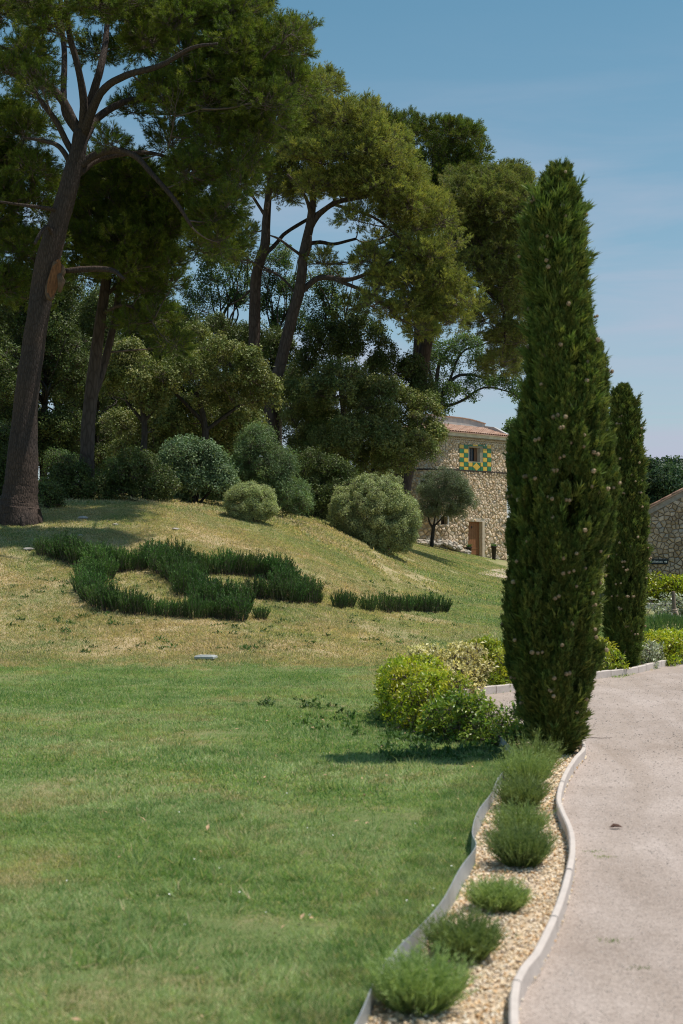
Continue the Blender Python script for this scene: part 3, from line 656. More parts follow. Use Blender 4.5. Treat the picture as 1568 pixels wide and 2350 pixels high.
tree('rear_pine', 'darker pine whose crown tops the ridge behind the central pine', 'pine tree', DD,
    [(905,1200,16),(925,1090,15),(950,980,14),(962,800,13),(966,640,12),(972,540,11),(985,450,8),(1000,360,5)],
    [[(970,560,7),(940,500,5),(900,450,3)],[(975,520,6),(1020,470,5),(1060,430,3)],[(985,450,5),(960,390,4),(940,340,2)],[(966,640,6),(1010,600,5),(1060,560,3)]],
    split_pads(cloud(padsD, DD, (-1.5, 1.5), 1.0), .5, .8), PS_A, 15, BARK_FAR, .04, 5, scl=(.9, 1.3))

# ------------------------------------------------------------------ holm oaks, background trees
LS_OAK = protos('oak_spray', lambda: leaf_spray(OAK_A, 34, .19, .07, .042)); LS_OAKD = protos('oakd_spray', lambda: leaf_spray(OAK_D, 30, .21, .085, .05))
LS_DEC = protos('dec_spray', lambda: leaf_spray(DECID, 22, .22, .08, .05))
def oak(name, label, d, trunk, limbs, hulls, rs=.5, dens=13, spr=LS_OAK, cover=.95, group=None, cat='tree', low=-.75, scl=(.8, 1.25), bark=BARK_OAK, inner=.6, maxr=4.5, per=3, slow=-.65):
    bl = subblobs(hulls, rs*.8, cover*1.1, slow); bl[:, 3:] *= .92; return tree(name, label, cat, d, trunk, limbs, bl, spr, dens, bark, .035, per, group, scl, 8, low, .4, .55, .4, inner, maxr, wob=.08)
oak('holm_oak', 'broad holm oak at the centre, overhanging the stone tower roof', 50,
    [(805,1185,10),(800,1120,10),(790,1060,9),(780,1000,7)], [[(798,1100,6),(850,1040,5),(910,1000,4)],[(792,1060,6),(740,1010,5),(690,990,4)],[(800,1110,6),(860,1080,4),(950,1050,3)]],
    [ell(700,930,75,65,50), ell(790,900,90,75,50,-1), ell(880,940,85,70,50,-.5), ell(960,960,55,60,50,-.5), ell(930,1030,75,50,50,-1.5), ell(820,1010,90,60,50,-1.5), ell(795,960,70,55,50,0), ell(740,1020,70,60,50,0), ell(985,1000,38,45,50,-1), ell(880,1060,70,35,50,-1), ell(700,1080,60,50,50,2), ell(760,1120,60,50,50,2.5)], .44, 15)
oak('holm_oak', 'holm oak with knobbly sunlit crown behind the blue green bush', 44,
    [(470,1060,8),(472,1000,8),(465,950,7),(450,900,6)], [[(470,990,6),(510,960,5),(550,930,4)],[(468,970,6),(430,930,5),(400,900,4)]],
    [ell(455,800,60,50,44), ell(510,830,60,60,44,-.5), ell(430,860,65,60,44,-.8), ell(560,860,55,55,44,-.4), ell(590,900,50,50,44,0), ell(490,900,75,45,44,-.3), ell(430,960,60,45,44,1), ell(540,970,60,50,44,1), ell(480,1020,90,40,44,1.5)], .42, 14)
oak('holm_oak', 'holm oak between the dark pine trunks and the sunlit oak', 43,
    [(330,1040,8),(332,980,7),(325,920,6)], [[(330,970,5),(290,920,4)],[(330,970,5),(370,920,4)]],
    [ell(300,840,60,55,43), ell(350,870,60,50,43,-.6), ell(270,890,55,45,43,0), ell(330,920,70,40,43,0), ell(300,980,60,40,43,1.5), ell(370,985,60,45,43,1.5), ell(330,1030,80,35,43,2)], .42, 13)
oak('holm_oak', 'dark holm oak crown rising behind the central one', 54,
    [(860,1100,9),(858,1000,8),(850,900,7)], [[(855,950,5),(900,880,4)],[(855,950,5),(800,860,4)]],
    [ell(740,790,60,50,54), ell(800,770,50,40,54), ell(840,800,60,50,54), ell(870,860,60,60,54), ell(900,900,60,50,54), ell(950,900,40,40,54), ell(700,830,40,40,54), ell(930,850,35,40,54)], .5, 11, LS_OAKD)
oak('holm_oak', 'dark holm oak below the forked pine trunk', 56,
    [(560,1060,8),(560,950,7),(556,850,6)], [[(558,900,5),(600,820,4)],[(558,900,5),(520,820,4)]],
    [ell(505,760,45,40,56), ell(560,790,55,50,56), ell(630,810,50,55,56), ell(660,870,60,50,56), ell(600,860,60,60,56)], .5, 11, LS_OAKD)
# loose-crowned trees whose bare limbs show against the sky
def limbs_fan(u, v, d, spread, h, n, r=3):
    L = []
    for k in range(n):
        t = (k+.5)/n*2-1; L.append([(u, v, r), (u+t*spread*.35+rng.uniform(-14, 14), v-h*.25, r*.8, rng.uniform(-1, 1)), (u+t*spread*.6+rng.uniform(-18, 18), v-h*.52, r*.65, rng.uniform(-1, 1)), (u+t*spread+rng.uniform(-10, 10), v-h*rng.uniform(.75, 1), r*.4, rng.uniform(-1.6, 1.6))])
    return L
oak('scrub_oak', 'thin crowned tree with bare twisting limbs left of the forked pine', 58, [(520,960,7),(518,800,6),(522,760,5)], limbs_fan(521, 770, 58, 60, 190, 9),
    [ell(500,600,40,30,58), ell(540,640,35,35,58), ell(470,640,35,30,58), ell(450,700,45,40,58), ell(520,690,30,25,58), ell(570,680,35,40,58), ell(480,580,35,35,58), ell(560,620,30,30,58)], .35, 8, LS_DEC, .8, per=8, maxr=6)
oak('scrub_oak', 'open tree with dark forking limbs between the two central pines', 58, [(640,960,7),(632,850,6),(636,800,5)], limbs_fan(634, 820, 58, 70, 230, 10),
    [ell(640,600,35,35,58), ell(650,670,40,35,58), ell(600,700,20,30,58), ell(670,740,30,30,58), ell(700,640,25,25,58), ell(655,740,35,35,58), ell(620,650,30,30,58)], .35, 8, LS_DEC, .8, per=8, maxr=6)
oak('scrub_oak', 'loose leafy tree right of the central pine trunk', 57, [(790,960,7),(780,850,6),(775,790,5)], limbs_fan(777, 800, 57, 90, 190, 9),
    [ell(740,690,40,40,57), ell(790,720,50,40,57), ell(850,760,40,30,57), ell(740,740,40,30,57), ell(700,760,35,30,57), ell(760,650,35,30,57), ell(830,700,40,30,57)], .4, 8, LS_DEC, .9, per=8, maxr=6)
oak('downy_oak', 'airy oak arching behind the tower roof towards the cypress', 86, [(1010,1150,9),(1005,1000,8),(1000,900,7)], 
    [[(1002,930,6),(1040,870,5),(1080,860,4),(1130,870,3),(1190,850,2)],[(1000,900,6),(1010,830,5),(1040,790,3),(1080,760,2)],[(1003,940,5),(1060,920,4),(1110,890,3),(1170,900,2),(1200,920,2)],[(1000,900,5),(980,830,4),(970,780,3)],[(1030,880,4),(1060,810,3),(1110,790,2),(1150,770,2)]],
    [ell(1010,850,45,40,86), ell(1060,800,50,30,86), ell(1110,830,40,25,86), ell(1150,870,40,20,86), ell(1040,900,60,30,86), ell(1180,900,30,20,86), ell(1100,880,40,20,86), ell(980,800,40,40,86), ell(1190,830,25,35,86), ell(1020,935,30,18,86)], .6, 6, LS_DEC, .62, per=5, maxr=7, scl=(1.1, 1.8), cat='tree')
oak('side_tree', 'yellow green tree squeezed between tower and tall cypress', 84, [(1215,1290,6),(1212,1200,5),(1212,1100,4)], [],
    [ell(1185,1010,34,40,84), ell(1195,1080,36,50,84), ell(1190,1240,34,50,84), ell(1210,1170,28,60,84), ell(1215,980,25,25,84)], .5, 13, LS_DEC, 1.4, scl=(1.2, 1.9))

# woodland behind the left trunks: copies of two oaks
GRPW = 'holm oaks in the shaded wood at the left'
def wood_oak(seed_hulls): 
    d = 52
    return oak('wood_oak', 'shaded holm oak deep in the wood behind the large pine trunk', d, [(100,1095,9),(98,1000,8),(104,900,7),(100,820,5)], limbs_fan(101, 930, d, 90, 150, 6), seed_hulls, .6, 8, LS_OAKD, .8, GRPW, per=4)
w1 = wood_oak([ell(120,650,60,50,52), ell(60,690,50,50,52), ell(60,830,70,60,52), ell(140,800,70,65,52), ell(100,720,60,60,52), ell(170,880,50,50,52), ell(30,900,50,50,52), ell(70,990,75,50,52), ell(150,1000,60,50,52), ell(100,1050,90,35,52)])
w2 = wood_oak([ell(90,640,60,50,52), ell(80,880,70,50,52), ell(120,790,75,60,52), ell(60,760,60,70,52), ell(160,850,60,60,52), ell(110,700,50,40,52), ell(60,980,70,50,52), ell(140,980,70,50,52), ell(100,1045,90,35,52)])
WLAB = {0: 'shaded oak at the very left edge of the wood', 1: 'shaded oak between the two thin dark trunks and the large pine', 2: 'shaded oak just right of the dark pine trunks', 3: 'shaded oak filling the wood behind the blue green bush', 8: 'shaded oak behind the feathery shrub', 9: 'shaded oak behind the central forked pine trunk'}
for k, (u, v, d, s) in enumerate([(-60,1095,50,1.0),(220,1080,55,1.0),(320,1075,58,1.05),(420,1080,60,1.05),(20,1090,60,1.2),(130,1085,63,1.25),(260,1080,66,1.2),(380,1075,68,1.2),(500,1085,66,1.05),(610,1100,66,.95),(700,1120,68,.9),(-130,1090,58,1.2),(800,1130,70,.85),(900,1150,72,.8),(-10,1085,72,1.3),(200,1085,74,1.4),(330,1085,76,1.2)]):
    c = copytree((w1, w2)[k % 2]); c['label'] = WLAB[k] if k in WLAB else c['label']; x_, y_ = (u-CX)/F*d, d; c.location = (x_, y_, float(G(x_, y_))); c.rotation_euler = (0, 0, rng.uniform(0, 6.28)); c.scale = (s, s, s*rng.uniform(.8, .95))

# ------------------------------------------------------------------ shrubs
LS_BLUE = protos('blue_spray', lambda: leaf_spray(BUSH_BLUE, 34, .15, .065, .036)); LS_FEA = protos('fea_spray', lambda: leaf_spray(BUSH_FEATH, 44, .16, .07, .018, .8, .6, 1.4))
LS_PALE = protos('pale_spray', lambda: leaf_spray(BUSH_PALE, 36, .12, .045, .026)); LS_OLI = protos('olive_spray', lambda: leaf_spray(OLIVE, 38, .2, .085, .02))
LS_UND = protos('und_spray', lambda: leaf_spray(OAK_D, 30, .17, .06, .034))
def shrub(name, label, d, u, v, hulls, spr, rs, dens, mat_w=BARK_OAK, cover=1.0, group=None, scl=(.8, 1.2), low=-.85, cat='shrub', stems=5, up=.5, slow=-.85, inner=.6):
    base = P(u, v, d); g0 = float(G(base[0], base[1])); hulls = [h+np.array([0, 0, min(0, g0-base[2])-.04, 0, 0, 0]) for h in hulls]; base[2] = g0; root = empty(name, tuple(base)); tag(root, label, cat, group)
    bl = subblobs(hulls, rs, cover, slow); tips, dirs, bi = shell(bl, dens, low, up, .4, inner)
    cc = np.mean([h[:3] for h in hulls], axis=0); far_ = (rng.random(len(tips)) < .05) & (tips[:, 2] > cc[2]-.1); tips[far_] += (tips[far_]-cc)*rng.uniform(.04, .13, (far_.sum(), 1))
    k = tips[:, 2] > G(tips[:, 0], tips[:, 1])+.02; tips, dirs, bi = tips[k], dirs[k], bi[k]
    b = MB(); sk = []
    for q in range(stems):
        h = hulls[q % len(hulls)]; e = h[:3]+rng.normal(size=3)*h[3:]*.2; t = np.linspace(0, 1, 6)[:, None]; m_ = np.array([(base[0]*.6+e[0]*.4), (base[1]*.6+e[1]*.4), (base[2]+e[2])/2])
        s0 = base-[0, 0, .1]; pth = (1-t)**2*s0+2*t*(1-t)*m_+t*t*e; b.tube(pth-base, np.linspace(px(4, d), px(1.4, d), 6), 5); sk.append(pth)
    b.build('stem', mat_w, root)
    tw = MB(); twig_work(tw, sk, bl, tips, bi, .015, 2); o = tw.build('twigs', TWIG, root); o.location = -Vector(base); o['kind'] = 'stuff'
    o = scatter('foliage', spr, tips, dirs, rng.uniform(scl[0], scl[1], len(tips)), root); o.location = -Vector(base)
    return root
shrub('round_bush', 'large rounded pale green bush in front of the olive tree', 43, 862, 1243, [ell(858,1163,99,90,43), ell(862,1200,92,62,43)], LS_PALE, .20, 60, cover=1.5, scl=(.7, 1.05))
shrub('round_bush', 'small ball shaped bush at the crest below the feathery shrub', 35.5, 578, 1186, [ell(575,1139,57,46,35.5), ell(580,1152,52,36,35.5)], LS_PALE, .14, 75, cover=1.5, scl=(.5, .8))
shrub('bluish_bush', 'blue green leafy bush left of the feathery shrub', 38.5, 450, 1145, [ell(430,1050,65,60,38.5), ell(480,1060,45,50,38.5), ell(400,1100,40,50,38.5), ell(460,1105,60,42,38.5), ell(510,1090,25,40,38.5)], LS_BLUE, .28, 26)
shrub('feathery_shrub', 'upright feathery grey green shrub behind the small ball bush', 39.5, 615, 1160, [ell(590,1010,42,55,39.5), ell(620,1050,55,55,39.5), ell(650,1100,50,50,39.5), ell(560,1050,32,45,39.5), ell(680,1120,32,40,39.5), ell(620,1110,60,45,39.5)], LS_FEA, .25, 26, up=1.2)
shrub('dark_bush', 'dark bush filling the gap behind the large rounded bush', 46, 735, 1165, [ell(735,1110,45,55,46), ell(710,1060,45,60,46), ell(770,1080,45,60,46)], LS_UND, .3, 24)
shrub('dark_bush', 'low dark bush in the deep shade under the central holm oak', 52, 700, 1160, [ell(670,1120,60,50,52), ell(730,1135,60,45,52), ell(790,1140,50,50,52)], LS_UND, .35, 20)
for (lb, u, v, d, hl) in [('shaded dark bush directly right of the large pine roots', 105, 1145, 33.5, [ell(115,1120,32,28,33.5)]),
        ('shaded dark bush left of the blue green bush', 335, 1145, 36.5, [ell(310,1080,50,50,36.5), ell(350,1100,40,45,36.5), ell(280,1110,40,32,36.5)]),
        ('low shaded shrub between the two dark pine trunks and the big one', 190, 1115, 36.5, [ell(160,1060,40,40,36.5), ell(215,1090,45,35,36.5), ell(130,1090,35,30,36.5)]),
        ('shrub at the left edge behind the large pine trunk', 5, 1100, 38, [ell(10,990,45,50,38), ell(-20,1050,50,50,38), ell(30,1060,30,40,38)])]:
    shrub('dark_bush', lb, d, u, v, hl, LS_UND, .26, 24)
LS_YEL = protos('yel_spray', lambda: leaf_spray(DECID, 26, .17, .05, .03))
shrub('broom_bush', 'yellowish loose bush in the wood right of the dark pine trunks', 42, 265, 1040, [ell(265,1000,42,40,42), ell(230,1010,30,30,42), ell(150,960,40,30,42), ell(120,1000,40,40,42), ell(310,1030,30,30,42)], LS_YEL, .28, 16)
# olive
shrub_o = oak('olive_tree', 'small olive tree with grey green crown before the tower wall', 74, [(991,1254,4.5),(993,1230,4.2),(996,1205,4)],
    [[(995,1215,3),(985,1195,2.6),(982,1170,2)],[(996,1208,3),(1012,1192,2.5),(1030,1172,2),(1038,1160,1.4)],[(996,1205,2.5),(1000,1180,2),(1005,1150,1.4)]],
    [ell(1000,1110,38,28,74), ell(1035,1120,38,32,74), ell(1000,1145,38,28,74), ell(1050,1145,36,28,74), ell(1020,1160,45,20,74), ell(975,1125,16,22,74), ell(1075,1155,20,18,74), ell(995,1172,34,22,74), ell(1055,1175,32,20,74), ell(1020,1100,40,24,74)], .42, 16, LS_OLI, 1.0, scl=(.8, 1.2), maxr=3)

# ------------------------------------------------------------------ tower
TW_D = 80
STONE = tintmat('limestone_rubble', [(0, (.54,.40,.27)), (.3, (.72,.57,.42)), (.6, (.80,.66,.50)), (.8, (.72,.53,.34)), (1, (.64,.55,.46))], .9, 9, .9, .04, .32)
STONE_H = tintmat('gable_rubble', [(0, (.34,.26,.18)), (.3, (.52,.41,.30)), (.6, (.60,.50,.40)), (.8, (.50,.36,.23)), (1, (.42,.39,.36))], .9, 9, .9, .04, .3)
MORTAR = simple('mortar', (.66,.55,.42), .95, .2, 10, .5, .02, .1)
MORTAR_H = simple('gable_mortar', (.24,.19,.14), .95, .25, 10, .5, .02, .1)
CLAY = tintmat('roof_clay', [(0, (.42,.25,.18)), (.4, (.50,.32,.24)), (.7, (.54,.38,.30)), (1, (.46,.30,.23))], .9, 12, .5, .02, .3)
PLASTER = simple('weathered_plaster', (.56,.53,.50), .9, .22, 3, .4, .02)
WOOD = simple('door_wood', (.26,.115,.05), .6, .35, 5, .5, .01, .3, scale=(14, 14, 1.2))
IRON = simple('dark_iron', (.05,.035,.03), .7, .3, 10)
POT = simple('black_pot', (.022,.018,.018), .5, .3, 8)

def clip(poly, p, n):
    out = []
    for k in range(len(poly)):
        a, b_ = poly[k], poly[(k+1) % len(poly)]; da, db = np.dot(a-p, n), np.dot(b_-p, n)
        if da <= 0: out.append(a)
        if da*db < 0: out.append(a+(b_-a)*da/(da-db))
    return out
def rubble_cells(x0, x1, z0, z1, size, holes=(), keep=None, joint=.018, stretch=1.25):
    """irregular stone outlines (wall plane) with joints between them; holes are (x0,x1,z0,z1)"""
    pts = []; 
    W_, H_ = x1-x0, z1-z0; z = z0
    while z < z1+size(z1):
        s = size(z); nn_ = max(1, int(W_/(s*stretch))+2)
        for k in range(nn_):
            pts.append((x0+(k+rng.uniform(-.38, .38)+.5*(rng.random() > .5))*s*stretch-s*.3, z+rng.uniform(-.35, .35)*s))
        z += s*.93
    pts = np.array(pts); out = []
    for p in pts:
        if not (x0-.2 < p[0] < x1+.2): continue
        s = size(p[1]); poly = [np.array(q) for q in ((x0, z0), (x1, z0), (x1, z1), (x0, z1))]
        poly = clip(poly, p+np.array([s*1.3, 0]), np.array([1., 0])); poly = clip(poly, p-np.array([s*1.3, 0]), np.array([-1., 0]))
        D_ = np.linalg.norm(pts-p, axis=1); 
        for q in np.argsort(D_)[1:14]:
            if D_[q] < 1e-4 or not poly: continue
            n_ = (pts[q]-p)/D_[q]; poly = clip(poly, p+n_*(D_[q]/2-joint/2*rng.uniform(.6, 1.8)), n_)
        if len(poly) < 3: continue
        for (hx0, hx1, hz0, hz1) in holes:       # cut back at openings
            c = np.mean(poly, axis=0)
            if hx0 < c[0] < hx1 and hz0 < c[1] < hz1: poly = []; break
            mnx, mxx = min(q[0] for q in poly), max(q[0] for q in poly); mnz, mxz = min(q[1] for q in poly), max(q[1] for q in poly)
            if mxx > hx0 and mnx < hx1 and mxz > hz0 and mnz < hz1:
                opts = [(hx0-c[0], np.array([hx0, 0]), np.array([1., 0])), (c[0]-hx1, np.array([hx1, 0]), np.array([-1., 0])), (hz0-c[1], np.array([0, hz0]), np.array([0, 1.])), (c[1]-hz1, np.array([0, hz1]), np.array([0, -1.]))]
                o_ = max(opts, key=lambda t: t[0]); poly = clip(poly, o_[1], o_[2])
                if len(poly) < 3: break
        if len(poly) < 3: continue
        c = np.mean(poly, axis=0)
        if keep is not None and not keep(c[0], c[1]): continue
        A = .5*abs(sum(poly[k][0]*poly[(k+1) % len(poly)][1]-poly[(k+1) % len(poly)][0]*poly[k][1] for k in range(len(poly))))
        if A < .002: continue
        out.append((c, poly, A))
    return out
def stone_geo(poly, c, wallf, proud):
    """3-D stone: back ring in the wall, front ring pulled in and proud, faceted face"""
    n = len(poly); V = []; 
    tl = rng.normal(size=2)*.25
    for q in poly: V.append(wallf(q[0], q[1], -.03))
    for q in poly: V.append(wallf(*(c+(q-c)*.97), proud*.45))
    for q in poly:
        r = c+(q-c)*rng.uniform(.62, .82); V.append(wallf(r[0], r[1], proud*(1+np.dot(tl, (r-c)*4)+rng.uniform(-.25, .25))))
    V.append(wallf(*(c+rng.normal(size=2)*.01), proud*rng.uniform(.95, 1.35)))
    Fc = []
    for k in range(n):
        j = (k+1) % n; Fc += [(k, j, n+j, n+k), (n+k, n+j, 2*n+j, 2*n+k), (2*n+k, 2*n+j, 3*n)]
    return np.array(V), Fc
def stones_on(parent, cells, wallf, mat, proud=(.03, .07), limit=300, visible=lambda c: True):
    order = sorted(range(len(cells)), key=lambda k: (not visible(cells[k][0]), -cells[k][2])); rest = MB()
    for r_, k in enumerate(order):
        c, poly, A = cells[k]; pr = rng.uniform(*proud)*min(1.4, math.sqrt(A)/.2+.3); V, Fc = stone_geo(poly, c, wallf, pr); t = rng.random()
        if r_ < limit and visible(c):
            b = MB(); o3 = wallf(c[0], c[1], 0); b.add(V-o3, Fc, t); o = b.build('stone', mat, parent); o.location = tuple(o3)
        else: rest.add(V, Fc, t)
    if rest.n: o = rest.build('small_stones', mat, parent); o['kind'] = 'stuff'

# local frame of the tower: s runs along the wall to the right, front corner at the right edge
yaw = R_(44)
tx, ty = math.cos(yaw), math.sin(yaw)                 # wall direction to the right and away
c0 = P(1163, 1290, TW_D); RIGHT = np.array([c0[0], c0[1]])
base_z = c0[2]-.5
tower = empty('stone_tower', (RIGHT[0], RIGHT[1], base_z)); tag(tower, 'round cornered rubble stone tower with tiled roof and green and yellow window surround', 'tower')
WL = 4.4; RC = 2.2                                    # straight length, then the wall curves away with radius RC
def plan(s):
    """s = 0 at the right corner, positive to the left; returns xy (relative to RIGHT) and outward normal"""
    n_ = np.array([ty, -tx])                          # faces the camera, a little to the right
    if s <= WL: return np.array([-tx*s, -ty*s]), n_
    ang = (s-WL)/RC; p0 = np.array([-tx*WL, -ty*WL]); cc = p0-n_*RC
    ca, sa = math.cos(ang), math.sin(ang); n2 = np.array([n_[0]*ca+n_[1]*sa, -n_[0]*sa+n_[1]*ca]); return cc+n2*RC, n2
def tw(s, z, out_=0.):
    p, n_ = plan(-s if s < 0 else s) if s >= 0 else (np.array([tx*-s, ty*-s]), np.array([ty, -tx])); p = p+n_*out_; return np.array([p[0], p[1], z])
def tw_s(u, v):
    """pixel -> (s, z) on the straight wall"""
    k = (u-CX)/F; # ray x=k*y ; wall: RIGHT+(-tx,-ty)*s
    s = (RIGHT[0]-k*RIGHT[1])/(tx-k*ty); y = RIGHT[1]-ty*s; return s, CAM_H+(HZ-v)/F*y-base_z
def SRC(u, v): return 960/1.08929+u/4.3556/1.08929, 1000/1.08929+v/4.3556/1.08929     # from a 4.36x crop of the photo
def TS(u, v): return tw_s(*SRC(u, v))
s_d1, z_dt = TS(915, 1322); s_d0, z_db = TS(1062, 1675); z_db -= .12
s_w1, z_wt = TS(920, 512); s_w0, z_wb = TS(1040, 675)
s_t1, z_tt = TS(814, 482); s_t0, z_tb = TS(1160, 776)
_, z_band = TS(1160, 787); _, z_cor = TS(1160, 470); _, z_eave = TS(1160, 388); _, z_c2 = TS(1200, 415)
top_z = z_eave-.05; SL = WL+RC*2.3; SR = .0
holes = [(s_d0-.22, s_d1, z_db-1.5, z_dt), (s_t0, s_t1, z_tb, z_tt), (s_w0, s_w1, z_wb, z_wt)]
wsm = [s_l for s_l in (WL+.55, WL+.95)]; zwin2 = (TS(440, 1350)[1], TS(440, 1262)[1]); zwin1 = (TS(240, 905)[1], TS(240, 850)[1])
holes += [(wsm[0], wsm[1], zwin2[0], zwin2[1]), (WL+1.7, WL+2.05, zwin1[0], zwin1[1])]
# mortar wall with real openings: grid of panels, skipping the openings
sg = sorted(set([0, s_d0, s_d1, s_w0, s_w1, wsm[0], wsm[1], WL+1.7, WL+2.05, SL, WL]+list(np.arange(WL, SL, .25)))); zg = sorted(set([-.6, z_db, z_dt, z_wb, z_wt, *zwin2, *zwin1, top_z]))
op = [(s_d0, s_d1, z_db, z_dt), (s_w0, s_w1, z_wb, z_wt), (wsm[0], wsm[1], *zwin2), (WL+1.7, WL+2.05, *zwin1)]
b = MB()
for a_, b_ in zip(sg[:-1], sg[1:]):
    for c_, d_ in zip(zg[:-1], zg[1:]):
        ms_, mz_ = (a_+b_)/2, (c_+d_)/2
        if any(o[0] < ms_ < o[1] and o[2] < mz_ < o[3] for o in op): continue
        b.add([tw(a_, c_), tw(a_, d_), tw(b_, d_), tw(b_, c_)], [(0,1,2,3)])
for o in op:   # reveals
    dep = -.34; ss = [o[0], o[1]]
    for s_ in ss: b.add([tw(s_, o[2]), tw(s_, o[3]), tw(s_, o[3], dep), tw(s_, o[2], dep)], [(0,1,2,3)])
    for z_ in (o[2], o[3]): b.add([tw(ss[0], z_), tw(ss[1], z_), tw(ss[1], z_, dep), tw(ss[0], z_, dep)], [(0,1,2,3)])
# right side and back so that the tower is a closed body
N0 = np.array([ty, -tx]); r0 = np.array([0., 0.]); r1 = r0-N0*4.4; lf = plan(SL)[0]; l1 = lf-N0*.8
ring = [r0, r1, l1, lf]
for p_, q_ in zip(ring[:-1], ring[1:]): b.add([(*p_, -.6), (*q_, -.6), (*q_, top_z), (*p_, top_z)], [(0,1,2,3)])
wall_o = b.build('wall', MORTAR, tower)
cells = rubble_cells(0.01, SL, -.3, z_cor-.02, lambda z: .165+.10*max(0, min(1, (4.0-z)/3.5)), holes)
def vis_t(c): 
    if c[0] < WL: u_ = 0
    return c[0] < WL+1.9
stones_on(wall_o, cells, lambda s, z, o=0.: tw(s, z, o), STONE, (.035, .075), 298, vis_t)
# quoin blocks on the right side face (seen edge-on) keep the corner ragged
b = MB(); z = -.3
while z < z_cor-.1:
    h = rng.uniform(.18, .32); b.box((r0+(-N0)*.18+np.array([tx, ty])*.02).tolist()+[z+h/2], (.09, .36, h-.03), [[tx, -(-ty), 0],[ty, tx, 0],[0,0,1]], rng.random(), bev=.02); z += h
o = b.build('corner_stones', STONE, wall_o); o['kind'] = 'stuff'
# cornice of two tile courses (genoise), plaster frieze above
b = MB()
ss = list(np.arange(-.12, SL, .2))
for a_, b_ in zip(ss[:-1], ss[1:]): b.add([tw(a_, z_cor+.22, .10), tw(b_, z_cor+.22, .10), tw(b_, z_eave-.02, .16), tw(a_, z_eave-.02, .16), tw(a_, z_cor+.22, .0), tw(b_, z_cor+.22, 0)], [(0,3,2,1),(0,1,5,4)])
b.build('frieze', PLASTER, tower)
gen = MB()
for row in range(2):
    for s_ in np.arange(-.05, SL-.2, .17):
        t = np.linspace(0, math.pi, 6); zc = z_cor+.02+row*.11; o_ = .05+row*.06
        Va = [tw(max(0, s_+.075-.075*math.cos(a_)), zc+.06*math.sin(a_), q_) for q_ in (-.05, o_) for a_ in t]; Vb = [tw(max(0, s_+.075-.06*math.cos(a_)), zc+.045*math.sin(a_), q_) for q_ in (-.05, o_) for a_ in t]
        gen.add(Va+Vb, [(k, k+1, k+7, k+6) for k in range(5)]+[(12+k, 18+k, 19+k, 13+k) for k in range(5)]+[(6+k, 7+k, 19+k, 18+k) for k in range(5)], rng.random())
gm = gen.build('cornice_tiles', tintmat('genoise', [(0, (.40,.28,.18)), (1, (.58,.45,.31))], .9, 12, .4, .02), tower); gm['kind'] = 'stuff'
# roof: canal tiles rising back from the eave, as real curved tiles
roof = MB(); pitch = R_(17); RD = 2.15
def rf(s, t, h=0.): 
    """t metres up the slope from the eave"""
    p, n_ = plan(max(s, 0)) if s <= WL else plan(s); p = p+(np.array([tx, ty])*-s if s < 0 else 0); o_ = .26-t*math.cos(pitch); 
    if s > WL: o_ = max(o_, -RC+.15)
    return np.array([*(p+n_*o_), z_eave+t*math.sin(pitch)+h])
ss = list(np.arange(-.15, SL, .25))
for a_, b_ in zip(ss[:-1], ss[1:]): roof.add([rf(a_, 0, -.03), rf(b_, 0, -.03), rf(b_, RD, -.03), rf(a_, RD, -.03), rf(a_, 0, 0), rf(b_, 0, 0), rf(b_, RD, 0), rf(a_, RD, 0)], [(0,1,2,3),(7,6,5,4),(0,4,5,1)])
roof_o = roof.build('roof', CLAY, tower)
tiles = MB(); ntile = 0; pitchs = .185
for k, s_ in enumerate(np.arange(-.15, SL-.3, pitchs)):
    for r_ in range(5):
        t0 = r_*.42; t1 = t0+.47; zz = .012*r_*0
        ang = np.linspace(0, math.pi, 6); 
        Va = [rf(s_+.092-w_*math.cos(a_), tt, .01+hh*math.sin(a_)) for (tt, w_, hh) in ((t0, .085, .075+.02), (t1, .068, .055)) for a_ in ang]
        Vb = [v_-np.array([0, 0, .018]) for v_ in Va]
        Fc = [(q, q+1, q+7, q+6) for q in range(5)]+[(q, q+12, q+13, q+1) for q in range(5)]
        seen = s_ < WL-.2 and r_ < 5
        if seen: bb = MB(); bb.add(Va+Vb, Fc, rng.random(), smooth=True); bb.build('roof_tile', CLAY, roof_o); ntile += 1
        else: tiles.add(Va+Vb, Fc, rng.random(), smooth=True)
    # channel between two cover tiles is left open: the dark gap shows
o = tiles.build('other_roof_tiles', CLAY, roof_o); o['kind'] = 'stuff'
# low plastered parapet wall behind the tiles, falling to the right and returning forward
par = MB(); cap = MB()
def parp(s, h): p = rf(s, RD-.15); return np.array([p[0], p[1], p[2]+h])
prof = [(-.2, .26), (.5, .36), (1.2, .44), (2.0, .47), (SL-.6, .48)]
sp_ = np.arange(-.1, SL-.7, .25)
for a_, b_ in zip(sp_[:-1], sp_[1:]):
    ha, hb = (np.interp(q, [p[0] for p in prof], [p[1] for p in prof]) for q in (a_, b_)); back = np.array([-N0[0]*.28, -N0[1]*.28, 0])
    A1, B1, B2, A2 = parp(a_, -.5), parp(b_, -.5), parp(b_, hb), parp(a_, ha)
    par.add([A1, B1, B2, A2, A1+back, B1+back, B2+back, A2+back], [(0,3,2,1),(4,5,6,7),(3,7,6,2)])
    fwd = np.array([N0[0]*.06, N0[1]*.06, 0]); up_ = np.array([0, 0, .07]); cap.add([A2+fwd, B2+fwd, B2+fwd+up_*.6, A2+fwd+up_*.6, A2+back-fwd, B2+back-fwd, B2+back-fwd+up_, A2+back-fwd+up_], [(0,3,2,1),(3,7,6,2),(0,1,5,4),(4,5,6,7)], rng.random())
